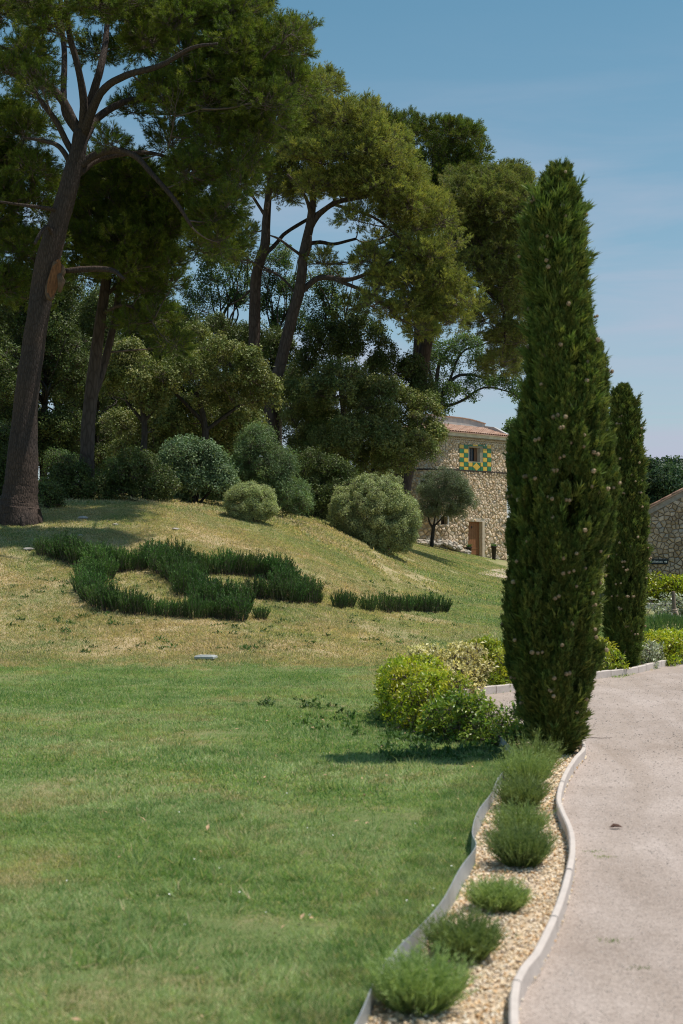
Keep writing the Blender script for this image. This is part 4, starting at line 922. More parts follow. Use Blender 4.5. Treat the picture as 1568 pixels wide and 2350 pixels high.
# return of the parapet down the right end
for t_a, t_b in ((.35, 1.3), (1.3, RD-.15)):
    A1, B1 = rf(-.05, t_a), rf(-.05, t_b); sd = np.array([tx*.24, ty*.24, 0]); hh = (.10 if t_a < 1 else .26, .26 if t_a < 1 else .16)
    par.add([A1-[0,0,.3], B1-[0,0,.3], B1+[0,0,hh[1]], A1+[0,0,hh[0]], A1+sd-[0,0,.3], B1+sd-[0,0,.3], B1+sd+[0,0,hh[1]], A1+sd+[0,0,hh[0]]], [(0,1,2,3),(7,6,5,4),(3,2,6,7),(0,3,7,4)])
m, nt, out = newmat('parapet_plaster'); v = coords(nt, 'Object')
pc = ramp(nt, noise(nt, 1.6, 7, .65, v), [(.36, (.34,.37,.40)), (.5, (.46,.45,.44)), (.68, (.62,.58,.53))])
princ(nt, out, pc, .9, bump(nt, noise(nt, 14, 6, .6, v), .4, .02), .2)
par.build('parapet', m, tower); cap.build('parapet_cap', CLAY, tower)
# iron band
b = MB(); 
ss = list(np.arange(0, SL, .2))
for a_, b_ in zip(ss[:-1], ss[1:]): b.add([tw(a_, z_band-.035, .09), tw(b_, z_band-.035, .09), tw(b_, z_band+.035, .09), tw(a_, z_band+.035, .09), tw(a_, z_band+.035, .0), tw(b_, z_band+.035, .0), tw(a_, z_band-.035, 0), tw(b_, z_band-.035, 0)], [(0,3,2,1),(3,4,5,2),(0,1,7,6)])
b.build('iron_band', IRON, tower)
# glazed tile surround
GY = simple('yellow_glaze', (.66,.42,.045), .25, .12, 5, .05, .003, .5); GG = simple('green_glaze', (.012,.15,.065), .25, .35, 4, .05, .003, .5); GB = simple('tile_grout', (.3,.27,.2), .9)
sur = MB(); sur.add([tw(s_t1+.02, z_tb-.02, .02), tw(s_t0-.02, z_tb-.02, .02), tw(s_t0-.02, z_tt+.02, .02), tw(s_t1+.02, z_tt+.02, .02)], [(0,1,2,3)])
def ring_panel(mb, o, i, out_):
    """frame between outer rect o and inner rect i (s0,s1,z0,z1)"""
    A_ = [(o[0],o[2]),(o[1],o[2]),(o[1],o[3]),(o[0],o[3])]; B_ = [(i[0],i[2]),(i[1],i[2]),(i[1],i[3]),(i[0],i[3])]
    for k in range(4):
        j = (k+1) % 4; mb.add([tw(*A_[k], out_), tw(*A_[j], out_), tw(*B_[j], out_), tw(*B_[k], out_)], [(3,2,1,0)])
        mb.add([tw(*A_[k], out_), tw(*A_[j], out_), tw(*A_[j], 0), tw(*A_[k], 0)], [(0,1,2,3)])
sur = MB(); ring_panel(sur, (s_t0-.02, s_t1+.02, z_tb-.02, z_tt+.02), (s_w0, s_w1, z_wb, z_wt), .05)
sur_o = sur.build('window_surround', GB, tower)
def glaze(poly, mat):
    n = len(poly); c = np.mean(poly, axis=0); V = [tw(q[0], q[1], .05) for q in poly]+[tw(*(c+(np.array(q)-c)*.99), .066) for q in poly]+[tw(*(c+(np.array(q)-c)*.93), .072) for q in poly]
    Fc = [(k, (k+1) % n, n+(k+1) % n, n+k) for k in range(n)]+[(n+k, n+(k+1) % n, 2*n+(k+1) % n, 2*n+k) for k in range(n)]+[tuple(range(2*n, 3*n))]
    b = MB(); b.add(V, Fc); b.build('glazed_tile', mat, sur_o)
def rect(ua, ub, va, vb, mat, g=.008):
    a_ = TS(ua, va); c_ = TS(ub, vb); s0, s1 = min(a_[0], c_[0])+g, max(a_[0], c_[0])-g; z0, z1 = min(a_[1], c_[1])+g, max(a_[1], c_[1])-g
    glaze([(s0, z0), (s1, z0), (s1, z1), (s0, z1)], mat)
rows = [482, 530, 579, 628, 677, 727, 776]
for k in range(6):
    for (ua, ub, ph) in ((814, 862, 0), (862, 911, 1), (1070, 1115, 1), (1115, 1160, 0)): rect(ua, ub, rows[k], rows[k+1], GY if (k+ph) % 2 == 0 else GG)
rect(912, 960, 482, 506, GG); rect(960, 1016, 482, 506, GY); rect(1016, 1068, 482, 506, GG)
rect(911, 957, 680, 727, GY); rect(1043, 1070, 680, 727, GY); rect(911, 957, 727, 776, GG); rect(1043, 1070, 727, 776, GG)
mid = TS(1000, 728); tp_, bt_, lf_, rt_ = TS(1000, 682), TS(1000, 774), TS(958, 728), TS(1042, 728)
cw = mid[0]; hw = abs(lf_[0]-rt_[0])/2; hh = abs(tp_[1]-bt_[1])/2
glaze([(cw, mid[1]-hh+.012), (cw+hw-.012, mid[1]), (cw, mid[1]+hh-.012), (cw-hw+.012, mid[1])], GY)
for sx_, sz_ in ((1,1),(1,-1),(-1,1),(-1,-1)): 
    t_ = [(cw+sx_*hw, mid[1]+sz_*.02), (cw+sx_*hw, mid[1]+sz_*hh), (cw+sx_*.02, mid[1]+sz_*hh)]; glaze(t_ if sx_*sz_ > 0 else t_[::-1], GG)
# window: frame, pane, half open brown shutter, white right jamb
win = empty('window', (0, 0, 0)); win.parent = tower
DK = simple('window_frame_brown', (.07,.045,.04), .6); GL, nt, out = newmat('window_glass'); princ(nt, out, (.05,.07,.10), .08, None, .6)
def tbox(mb, s0, s1, z0, z1, o0, o1, **kw):
    V = [tw(s, z, o) for o in (o0, o1) for z in (z0, z1) for s in (s0, s1)]; mb.add(V, [(0,2,3,1),(4,5,7,6),(0,1,5,4),(2,6,7,3),(0,4,6,2),(1,3,7,5)], **kw)
b = MB(); f_ = .05
for q in ((s_w0, s_w1, z_wb, z_wb+f_), (s_w0, s_w1, z_wt-f_, z_wt), (s_w0, s_w0+f_, z_wb+f_, z_wt-f_), (s_w1-f_, s_w1, z_wb+f_, z_wt-f_), ((s_w0+s_w1)/2-.02, (s_w0+s_w1)/2+.02, z_wb+f_, z_wt-f_)): tbox(b, *q, -.24, -.18)
b.build('frame', DK, win); b = MB(); tbox(b, s_w0+f_, s_w1-f_, z_wb+f_, z_wt-f_, -.225, -.215); b.build('pane', GL, win)
b = MB(); tbox(b, s_w0+.04, s_w0+.27, z_wb+.02, z_wt-.02, -.17, -.14); b.build('shutter', simple('shutter_brown', (.16,.085,.05), .7, .2, 6), win)
b = MB(); tbox(b, s_w0+.004, s_w0+.03, z_wb, z_wt, -.30, .01); b.build('jamb', simple('white_render', (.62,.58,.52), .9, .1, 4), win)
for (a_, b_, z0, z1) in ((wsm[0], wsm[1], *zwin2), (WL+1.7, WL+2.05, *zwin1)):
    wn = MB(); tbox(wn, a_+.001, b_-.001, z0, z1, -.33, -.30); wo_ = wn.build('window', DK, tower)
    b = MB(); ring_panel(b, (a_-.10, b_+.10, z0-.10, z1+.10), (a_, b_, z0, z1), .07); b.build('frame', PLASTER, wo_)
# door
door = empty('door'); door.parent = tower; nP = 7; dz0 = z_db-.3
for k in range(nP):
    w_ = (s_d1-s_d0-.02)/nP; b = MB(); tbox(b, s_d0+.01+k*w_+.004, s_d0+.01+(k+1)*w_-.004, z_db+.50, z_dt-.02, -.20-.004*(k % 2), -.15, tint=rng.random()); b.build('plank', WOOD, door)
for k in range(4): b = MB(); tbox(b, s_d0+.01, s_d1-.01, z_db-.05+k*.135+.005, z_db-.05+(k+1)*.135-.004, -.20, -.14+.01*(k == 3)); b.build('plank', WOOD, door)
b = MB(); tbox(b, s_d0, s_d1, z_db-.4, z_dt, -.26, -.22); b.build('door_back', DK, door)
hx, hz_ = TS(930, 1505); b = MB(); tbox(b, hx-.10, hx+.02, hz_-.012, hz_+.012, -.14, -.10); b.build('handle', IRON, door); hx, hz_ = TS(978, 1385)
b = MB(); tbox(b, hx-.05, hx+.05, hz_-.06, hz_+.06, -.15, -.135); b.build('grille', IRON, door)
b = MB(); tbox(b, s_d0-.2, s_d0-.003, z_db-.5, z_dt, -.30, .075); b.build('jamb', simple('jamb_stone', (.56,.46,.35), .9, .15, 5), door)
b = MB(); tbox(b, s_d0-.24, s_d1+.1, z_dt+.003, z_dt+.22, -.1, .065); b.build('lintel', simple('lintel_stone', (.58,.49,.40), .9, .15, 5), door)

# pots
def pot(label, cu, cv0, cv1, r0, r1, plant):
    d = 77.2; c = P(*SRC(cu, cv1), d); h = px((cv1-cv0)/4.3556/1.08929, d); g_ = float(G(c[0], c[1])); root = empty('flower_pot', (c[0], c[1], g_)); tag(root, label, 'flower pot')
    zt = c[2]+h-g_; b = MB(); b.tube([(0,0,-.05),(0,0,.1),(0,0,zt-.06),(0,0,zt-.06),(0,0,zt),(0,0,zt)], [r0*.95, r0, r1*.95, r1*1.08, r1*1.1, r1*.9], 14); b.build('pot', POT, root)
    if plant:
        n = 130; d_ = rdir(n); d_[:, 2] = abs(d_[:, 2])+.5; V, T, I = blades(d_*[.05,.05,0]+[0,0,zt-.02], d_, rng.uniform(.12, .3, n), .02, rng.random(n)); linkobj('plant', tri_mesh(V, T, I, [ROSE], 'plant'), root)
pot('tall tapered black pot with a small plant right of the tower door', 1198, 1592, 1712, .10, .155, True)
pot('low black pot half hidden by grass left of the tower door', 924, 1600, 1650, .12, .17, True)
# rubble bank at the foot of the tower
SR_ = tintmat('loose_rubble', [(0, (.38,.33,.27)), (.5, (.52,.48,.42)), (1, (.46,.38,.29))], .95, 8, .8, .03)
def rockmesh(mat, sq=.75, n=1):
    b = MB(); t = []; 
    for th in np.linspace(0, math.pi, 6):
        for k in range(8): a_ = k*math.pi/4; t.append((math.sin(th)*math.cos(a_), math.sin(th)*math.sin(a_), math.cos(th)*sq))
    V = np.array(t)*(1+rng.uniform(-.18, .18, (48, 1))); V[:8] = V[0]; V[-8:] = V[-1]; Fc = [(i_*8+k, i_*8+8+k, i_*8+8+(k+1) % 8, i_*8+(k+1) % 8) for i_ in range(5) for k in range(8)]
    b.add(V, Fc, rng.random()); return b.mesh('rock', [mat])
rub = empty('rubble_bank', tuple(hit(*SRC(520, 1590)))); tag(rub, 'low bank of loose rubble stones along the foot of the tower', 'rubble bank'); rl = np.array(rub.location)
rks = [rockmesh(SR_) for _ in range(6)]
for k in range(70):
    u_ = rng.uniform(270, 860); vt = np.interp(u_, [270, 450, 600, 720, 900], [1530, 1520, 1515, 1545, 1580]); vb = np.interp(u_, [270, 450, 720, 900], [1540, 1575, 1615, 1640]); v_ = rng.uniform(vt, vb); d = 76.0+(vb-v_)/60*.35
    c = P(*SRC(u_, v_), d); g_ = float(G(c[0], c[1])); c[2] = max(c[2], g_+.03); s_ = rng.uniform(.09, .17)
    o = linkobj('stone', rks[k % 6], rub, tuple(c-rl)); o.scale = (s_*1.2, s_, s_*.9); o.rotation_euler = tuple(rng.uniform(-.5, .5, 2))+(rng.uniform(0, 6.28),)
for k in range(70):   # hidden core of the bank so that stones rest on stones
    u_ = rng.uniform(290, 900); vb = np.interp(u_, [270, 450, 720, 900], [1545, 1580, 1620, 1645]); d = 76.5; c = P(*SRC(u_, vb), d); g_ = float(G(c[0], c[1]))
    o = linkobj('stone', rks[k % 6], rub, tuple(np.array([c[0], c[1], g_+.08])-rl)); s_ = rng.uniform(.15, .24); o.scale = (s_*1.2, s_, s_); o.rotation_euler = (0, 0, rng.uniform(0, 6.28))
# pale path by the tower
def drape(name, near, far, mat, dz=.03):
    n = 14; A_ = resample(spline([hit(*q) for q in near], 6), 99); A_ = np.array(A_)
    a3 = spline([hit(*q) for q in near], 6); b3 = spline([hit(*q) for q in far], 6); t = np.linspace(0, 1, 24)
    a3 = np.stack([np.interp(t, np.linspace(0, 1, len(a3)), a3[:, k]) for k in range(3)], -1); b3 = np.stack([np.interp(t, np.linspace(0, 1, len(b3)), b3[:, k]) for k in range(3)], -1)
    V = []; m_ = 8
    for i_ in range(24):
        for j_ in range(m_+1): q = a3[i_]*(1-j_/m_)+b3[i_]*j_/m_; V.append((q[0], q[1], float(G(q[0], q[1]))+dz))
    b = MB(); b.add(V, [(i_*(m_+1)+j_, (i_+1)*(m_+1)+j_, (i_+1)*(m_+1)+j_+1, i_*(m_+1)+j_+1) for i_ in range(23) for j_ in range(m_)], smooth=True); return tag(b.build(name, mat), kind='structure')
PATHM = simple('pale_path', (.50,.41,.33), .95, .12, 6, .4, .02, .1)
drape('path', [(1096,1319),(1125,1323),(1155,1328),(1200,1331),(1260,1335)], [(1096,1318),(1115,1312),(1145,1307),(1200,1305),(1260,1306)], PATHM)

# ------------------------------------------------------------------ gable house at the right
HD = 50; hyaw = R_(-13)
house = empty('gable_house', tuple(P(1478, 1390, HD)*[1, 1, 0])); tag(house, 'rubble stone house with gable roof at the right edge', 'house'); ho = np.array(house.location)
hdx, hdy = math.cos(hyaw), math.sin(hyaw)
def hw_(s, z, out_=0.): return np.array([hdx*s+hdy*out_, hdy*s-hdx*out_, z])
s0h, s1h = -1.3, 5.2; rs_ = .53      # roof slope (rise per metre)
z_low = CAM_H+(HZ-1174)/F*HD
def rz_(s): return z_low+(s-.0)*rs_ if s < 4.6 else z_low+(9.2-s)*rs_
b = MB(); b.add([hw_(s0h, -.2), hw_(4.6, -.2), hw_(10.5, -.2), hw_(10.5, rz_(10.5)), hw_(4.6, rz_(4.6)), hw_(s0h, rz_(s0h))], [(0,1,4,5),(1,2,3,4)])
dp = -9.0
b.add([hw_(s0h, -.2), hw_(s0h, rz_(s0h)), hw_(s0h, rz_(s0h), dp), hw_(s0h, -.2, dp)], [(0,1,2,3)]); b.add([hw_(10.5, -.2), hw_(10.5, rz_(10.5)), hw_(10.5, rz_(10.5), dp), hw_(10.5, -.2, dp)], [(3,2,1,0)])
b.add([hw_(s0h, -.2, dp), hw_(10.5, -.2, dp), hw_(10.5, rz_(10.5), dp), hw_(4.6, rz_(4.6), dp), hw_(s0h, rz_(s0h), dp)], [(4,3,2,1,0)])
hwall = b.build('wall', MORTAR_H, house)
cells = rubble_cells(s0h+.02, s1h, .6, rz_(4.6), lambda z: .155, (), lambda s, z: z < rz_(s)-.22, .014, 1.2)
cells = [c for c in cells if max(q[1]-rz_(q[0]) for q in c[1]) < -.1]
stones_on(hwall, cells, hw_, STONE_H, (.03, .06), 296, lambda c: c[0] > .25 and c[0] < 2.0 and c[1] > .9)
b = MB(); b.add([hw_(s0h, rz_(s0h)-.2, .01), hw_(4.6, rz_(4.6)-.2, .01), hw_(4.6, rz_(4.6)-.01, .045), hw_(s0h, rz_(s0h)-.01, .045), hw_(s0h, rz_(s0h)-.2, .045), hw_(4.6, rz_(4.6)-.2, .045)], [(4,5,2,3),(0,1,5,4)]); b.build('verge_mortar', simple('verge_mortar', (.30,.28,.26), .9), house)
b = MB()
for (sa, sb_) in ((s0h-.4, 4.6), (4.6, 10.9)):
    V = [hw_(s, rz_(s)+dz_, o_) for o_ in (.14, dp-.2) for dz_ in (.0, .05) for s in (sa, sb_)]; b.add(V, [(0,2,3,1),(4,5,7,6),(0,1,5,4),(2,6,7,3),(0,4,6,2),(1,3,7,5)])
hroof = b.build('roof', CLAY, house)
for k in range(13):
    sA = s0h-.4+k*.38; t = np.linspace(0, math.pi, 7); V = []
    for (s_, w_) in ((sA, .10), (sA+.42, .08)): V += [hw_(s_, rz_(s_)+.055+w_*.75*math.sin(a_), .06+w_*math.cos(a_)) for a_ in t]
    V += [q-np.array([0, 0, .02]) for q in V]; b = MB(); b.add(V, [(q, q+1, q+8, q+7) for q in range(6)]+[(q, q+14, q+15, q+1) for q in range(6)], rng.random(), smooth=True); b.build('roof_tile', CLAY, hroof)
# sign on the wall
SGM = simple('sign_slate', (.012,.022,.028), .5, .1, 4, .05); SGT = simple('sign_white', (.75,.78,.78), .6, .03, 4, .05)
def hs(u, v): 
    k = (u-CX)/F; s = (k*ho[1]-ho[0])/(hdx-k*hdy); return s, CAM_H+(HZ-v)/F*(ho[1]+hdy*s)
sr, zt_ = hs(1533.4, 1283.5); sl_, zb_ = hs(1488, 1295.3)
sl_ -= .12
sign = empty('toilet_sign', tuple(ho+hw_((sl_+sr)/2, (zt_+zb_)/2, .09))); tag(sign, 'dark toilettes direction sign with white arrow on the gable wall', 'sign'); sign.rotation_euler = (0, 0, hyaw)
W_, H_ = sr-sl_, zt_-zb_; b = MB(); b.box((0,0,0), (W_, .025, H_), bev=.006); b.build('panel', SGM, sign)
cu = bpy.data.curves.new('lettering', 'FONT'); cu.body = 'Toilettes'; cu.size = H_*.78; cu.extrude = .002; cu.align_x = 'LEFT'; cu.align_y = 'CENTER'
cu.materials.append(SGT); f0 = bpy.data.objects.new('lettering_curve', cu); COL.objects.link(f0); bpy.context.view_layer.update(); lme = bpy.data.meshes.new_from_object(f0.evaluated_get(bpy.context.evaluated_depsgraph_get())); bpy.data.objects.remove(f0); fo = bpy.data.objects.new('lettering', lme); COL.objects.link(fo); fo.parent = sign; fo.rotation_euler = (R_(90), 0, 0)
bpy.context.view_layer.update(); tw_w = fo.dimensions.x; target = (hs(1521, 1290)[0]-hs(1491.5, 1290)[0]); fo.scale = (target/max(tw_w, .01),)*2+(1,); fo.location = (hs(1491.5, 1290)[0]-(sl_+sr)/2, -.016, .01)
b = MB(); ax = W_/2-.075; h2 = H_*.26
b.add([(ax-.05,-.018,-.014),(ax+.002,-.018,-.014),(ax+.002,-.018,-h2),(ax+.05,-.018,0),(ax+.002,-.018,h2),(ax+.002,-.018,.014),(ax-.05,-.018,.014)], [(0,1,2,3,4,5,6)])
b.add([(ax-.05,-.012,-.014),(ax+.002,-.012,-.014),(ax+.002,-.012,-h2),(ax+.05,-.012,0),(ax+.002,-.012,h2),(ax+.002,-.012,.014),(ax-.05,-.012,.014)], [(6,5,4,3,2,1,0)]); b.build('arrow', SGT, sign)

# ------------------------------------------------------------------ distant wood at the right
LS_FAR = protos('far_spray', lambda: leaf_spray(TREELINE, 26, .5, .22, .14))
def far_tree(u, v, s, d, label):
    g_ = 0.; c = P(u, v, d); root = empty('distant_tree', (c[0], c[1], 0)); tag(root, label, 'tree', 'trees of the distant wood at the right')
    H = c[2]; R0 = 3.6*s; bl = subblobs([np.array([0, 0, H-2.5*s, R0, R0, 2.5*s]), np.array([R0*.7, .5, H-4.5*s, R0*.9, R0, 3*s]), np.array([-R0*.7, 0, H-4.8*s, R0*.9, R0, 3*s]), np.array([0, -.5, H-7*s, R0*1.2, R0, 3.5*s])], 1.1, 1.0, -.5)
    tips, dirs, bi = shell(bl, 2.6, -.7, .5, .4, .6); b = MB(); b.tube([(0,0,-.3),(0.2,0,H*.4),(0,0,H-3)], [.3,.22,.1], 7); b.build('trunk', BARK_OAK, root)
    scatter('crown', LS_FAR, tips, dirs, rng.uniform(.8, 1.4, len(tips)), root)
far_labels = iter(['distant rounded tree just right of the second cypress', 'distant tree with lower crown above the gable verge', 'distant tree rising at the right edge above the gable', 'tree of the distant wood hidden mostly behind the gable']*3)
base_far = [(1500,1062,1.0,120),(1530,1072,1.0,128),(1560,1060,1.1,124)]
for q in base_far: far_tree(*q, next(far_labels))
for k, (u, v, d) in enumerate([(1440,1085,130),(1600,1070,122),(1650,1050,126),(1480,1090,140),(1545,1085,142),(1400,1120,150),(1700,1060,130)]): far_tree(u, v, 1.0, d, 'tree deep in the distant wood beyond the gable house')

# ------------------------------------------------------------------ cypresses
CS = protos('cyp_spray', lambda: cyp_spray(CYP), 4)
CONEM = [None]*4
def conemesh():
    b = MB(); t = []; n = 8
    for th in np.linspace(0, math.pi, 6):
        for k in range(n): a_ = (k+.5*(round(th*10) % 2))*2*math.pi/n; r_ = 1+.13*math.sin(3*th+k*2.3); t.append((math.sin(th)*math.cos(a_)*r_, math.sin(th)*math.sin(a_)*r_, math.cos(th)*r_))
    b.add(np.array(t), [(i_*n+k, i_*n+n+k, i_*n+n+(k+1) % n, i_*n+(k+1) % n) for i_ in range(5) for k in range(n)], rng.random()); return b.mesh('cone', [tintmat('cone_tan', [(0, (.25,.175,.10)), (1, (.46,.36,.23))], .8, 60, .6, .004)])
CONEM = [conemesh() for _ in range(3)]
def cypress(name, label, base, prof, d, n_lobes, ncone, dens):
    """prof: (z, x_left, x_right) of the outline relative to the base, metres"""
    root = empty(name, tuple(base)); tag(root, label, 'cypress')
    zs = [p[0] for p in prof]; H = zs[-1]
    cx_ = lambda z: (np.interp(z, zs, [p[1] for p in prof])+np.interp(z, zs, [p[2] for p in prof]))/2
    rx_ = lambda z: (np.interp(z, zs, [p[2] for p in prof])-np.interp(z, zs, [p[1] for p in prof]))/2
    b = MB(); zz = np.linspace(-.1, H*.93, 14); b.tube([(cx_(max(z, 0)), 0, z) for z in zz], np.linspace(.07, .012, 14), 8); b.build('trunk', BARK_OAK, root)
    Ps, Ds, Sc = [], [], []
    rope = []; cb_ph = 1.3
    for k in range(n_lobes):          # rope-like sprays that leave the column and sweep upwards
        z = H*((k+rng.random())/n_lobes)**1.0*.95-.05; a_ = k*2.39996+rng.uniform(-.5, .5); L = rng.uniform(.28, .62)*min(1, .45+(H-max(z, 0))/H*1.2); n = int(dens*L*rng.uniform(.8, 1.2)); lw = rng.uniform(.034, .072)
        q = rng.random(n)**.8; zz = z+q*L; r0_ = rng.uniform(.55, .78); r1_ = rng.uniform(.86, 1.10); zc = np.clip(zz, 0, H); R__ = np.interp(zc, zs, [rx_(t_) for t_ in zs])-.07; R__ = R__*(1.03+.045*np.sin(zc*2.9+a_*2+cb_ph)+.05*np.sin(zc*6.1-a_*3)); rr = R__*(r0_+(r1_-r0_)*q**.7); aa = a_+.25*np.sin(k+q*2)
        w_ = lw*np.sqrt(np.clip(np.sin(np.pi*np.clip(q*.85+.12, 0, 1)), .05, 1)); t = rng.uniform(0, 6.28, n); w_ = w_*rng.uniform(.3, 1, n)
        p = np.stack([np.interp(zc, zs, [cx_(t_) for t_ in zs])+np.cos(aa)*rr+np.cos(t)*w_, np.sin(aa)*rr+np.sin(t)*w_, zz+rng.normal(size=n)*.02], -1); kk = (p[:, 2] > .02) & (p[:, 2] < H-.06)
        p = p[kk]; t = t[kk]; n = len(p); rope.append(p)
        Ps.append(p); Ds.append(np.stack([np.cos(t)*.35+math.cos(a_)*.32, np.sin(t)*.35+math.sin(a_)*.32, np.full(n, 1.)], -1)+rdir(n)*.2); Sc.append(rng.uniform(.36, .68, n))
    n = int(n_lobes*5); z = rng.random(n)*H*.93; a_ = rng.uniform(0, 6.28, n); r_ = np.array([rx_(q) for q in z])*rng.uniform(.15, .62, n)     # inner filling
    Ps.append(np.stack([np.array([cx_(q) for q in z])+np.cos(a_)*r_, np.sin(a_)*r_, z], -1)); Ds.append(np.stack([np.cos(a_), np.sin(a_), np.ones(n)], -1)); Sc.append(rng.uniform(1.2, 1.8, n))
    Ps = np.concatenate(Ps); Ds = np.concatenate(Ds); Sc = np.concatenate(Sc); scatter('foliage', CS, Ps, Ds, Sc, root)
    surf = Ps[:-n]; cand = surf[(surf[:, 1] < .1)]; lim = np.array([rx_(z_) for z_ in cand[:, 2]]); rr = np.linalg.norm(cand[:, :2]-np.stack([[cx_(z_) for z_ in cand[:, 2]], 0*cand[:, 0]], -1), axis=1); cand = cand[(rr > lim*.72)]
    for k, q in enumerate(rng.permutation(len(cand))[:ncone]):
        p = cand[q]; out_ = unit(np.array([p[0]-cx_(p[2]), p[1], 0])); p = p+out_*.055+np.array([0, 0, .04]); s_ = rng.uniform(.013, .021); o = linkobj('cone', CONEM[k % 3], root, tuple(p)); o.scale = (s_, s_, s_); o.rotation_euler = tuple(rng.uniform(0, 3, 3))
        if k % 3 == 0: o = linkobj('cone', CONEM[(k+1) % 3], root, tuple(p+rng.normal(size=3)*.006+np.array([.028, 0, .005]))); o.scale = (s_*.9,)*3
    return root
c1d = 11.62; cb = np.array([(1290-CX)/F*c1d, c1d, 0.])
outl = [(1755,1232,1318),(1720,1214,1332),(1640,1194,1354),(1530,1168,1378),(1440,1153,1386),(1390,1150,1390),(1330,1164,1388),(1280,1166,1400),(1150,1164,1414),(1010,1174,1410),(940,1193,1402),(870,1200,1398),(830,1202,1388),(770,1206,1364),(690,1212,1354),(600,1194,1346),(540,1198,1338),(490,1208,1332),(440,1234,1326),(400,1250,1316),(368,1266,1302)]
pr = [(max(0, CAM_H+(HZ-v)/F*c1d), px(l-1290, c1d), px(r-1290, c1d)) for v, l, r in outl]; pr[0] = (0, pr[0][1], pr[0][2])
cypress('italian_cypress', 'tall foreground cypress column dotted with tan cones beside the gravel drive', cb, pr, c1d, 290, 110, 430)
c2d = 20.6; cb2 = np.array([(1432-CX)/F*c2d, c2d, 0.])
out2 = [(1540,1405,1462),(1500,1390,1470),(1400,1385,1482),(1280,1385,1492),(1200,1388,1488),(1120,1390,1482),(1060,1395,1480),(1000,1398,1474),(940,1402,1462),(900,1406,1450),(880,1414,1438)]
pr = [(max(0, CAM_H+(HZ-v)/F*c2d), px(l-1432, c2d), px(r-1432, c2d)) for v, l, r in out2]; pr[0] = (0, pr[0][1], pr[0][2])
cypress('italian_cypress', 'shorter second cypress behind the tall one, beside the kerb', cb2, pr, c2d, 220, 75, 380)

# ------------------------------------------------------------------ rosemary planting on the slope
def rosemary_mesh(n_st=80, W_=.22, H_=.42):
    parts = []
    for k in range(n_st):
        a_ = rng.uniform(0, 6.28); q = rng.random()**.5; b0 = np.array([math.cos(a_)*q*W_*.6, math.sin(a_)*q*W_*.6, -.03]); h = H_*rng.uniform(.65, 1.1)*(1-.35*q*q)
        tip = np.array([math.cos(a_)*q*W_*1.15, math.sin(a_)*q*W_*1.15, h])+rng.normal(size=3)*.02; n = 34; t = rng.uniform(.12, 1, n)[:, None]
        c = b0+(tip-b0)*t+np.array([0, 0, .02])*np.sin(t*3.14); ax = unit(tip-b0); d_ = unit(ax*1.0+rdir(n)*.75)
        parts.append((blades(c, d_, rng.uniform(.03, .05, n), .011, t[:, 0]*.6+rng.uniform(0, .4, n)), 0)); parts.append((stick(b0, tip, .005, .002), 1))
    V, T, I, M_ = join(parts); return tri_mesh(V, T, I, [ROSE, TWIG], 'rosemary', M_)
RM = [rosemary_mesh() for _ in range(4)]
def rose(u, v, s, label, group):
    uu, vv = (50+.7334*u)/1.08929, (1300+.7334*v)/1.08929; p = hit(uu, vv)
    o = linkobj('rosemary_bush', RM[rng.integers(4)], None, (p[0], p[1]+.1, float(G(p[0], p[1]+.1)))); o.rotation_euler = (0, 0, rng.uniform(0, 6.28)); s *= rng.uniform(.92, 1.15); o.scale = (s*1.02, s*1.02, s*rng.uniform(.88, 1.12)); tag(o, label, 'rosemary bush', group)
rose(75, 124, .85, 'rosemary bush alone at the far left end of the planting', 'rosemary plants on the slope')
L1 = 'rosemary bush in the upper left band of the scroll shaped planting'; L2 = 'rosemary bush in the left loop curving down to the lawn'; L3 = 'rosemary bush in the thick diagonal band of the planting'
L4 = 'rosemary bush in the upper right arc of the planting'; L5 = 'rosemary bush in the lower row of the left loop'
ORD = ['first', 'second', 'third', 'fourth', 'fifth', 'sixth', 'seventh', 'eighth', 'ninth', 'tenth', 'eleventh', 'twelfth', 'thirteenth', 'fourteenth', 'fifteenth', 'sixteenth']
def row(L, s_, fmt, group, key=lambda q: q[0]):
    for k, q in enumerate(sorted(L, key=key)): rose(*q, s_(q) if callable(s_) else s_, fmt.format(ORD[k]), group)
row([(118,134),(180,138),(135,138),(165,148),(195,156),(230,160),(265,160),(150,125),(290,180),(330,180),(365,176),(405,172),(300,160)], 1.08, 'rosemary bush, {} from the left in the upper left band of the scroll planting', 'rosemary in the upper left band')
row([(255,185),(225,215),(212,250),(232,280),(265,300),(300,310),(250,230),(245,262),(285,210)], 1.1, 'rosemary bush, {} from the top of the left loop curving down to the lawn', 'rosemary in the left loop', lambda q: q[1])
row([(330,316),(370,322),(405,325),(455,332),(500,334),(545,338),(590,340),(640,338),(670,338)], lambda q: .82 if q[0] > 420 else 1.0, 'rosemary bush, {} from the left in the lowest row under the left loop', 'rosemary in the lower row')
for q in [(440,165),(475,185),(505,205),(540,225),(570,245),(605,262),(640,278),(680,292),(720,308),(755,318),(490,165),(530,185),(570,205),(600,225),(560,262),(620,300),(660,312),(740,345),(700,340),(450,142),(520,160)]: rose(*q, 1.12, L3, 'rosemary in the diagonal band')
row([(585,180),(620,186),(655,188),(695,188),(735,190),(770,192),(805,196),(840,202),(870,210),(900,228),(925,245),(950,262),(975,275),(985,285),(560,170),(890,205)], 1.12, 'rosemary bush, {} from the left in the upper right arc of the planting', 'rosemary in the upper right arc')
row([(795,270),(835,272)], 1.0, 'rosemary bush inside the right loop of the planting, {} from the left', 'rosemary inside the right loop')
row([(870,278),(910,284),(945,286)], 1.1, 'rosemary bush closing the right loop of the planting, {} from the left', 'rosemary closing the right loop')
rose(1015, 288, .6, 'small thin rosemary plant just right of the scroll shape', 'rosemary plants on the slope')
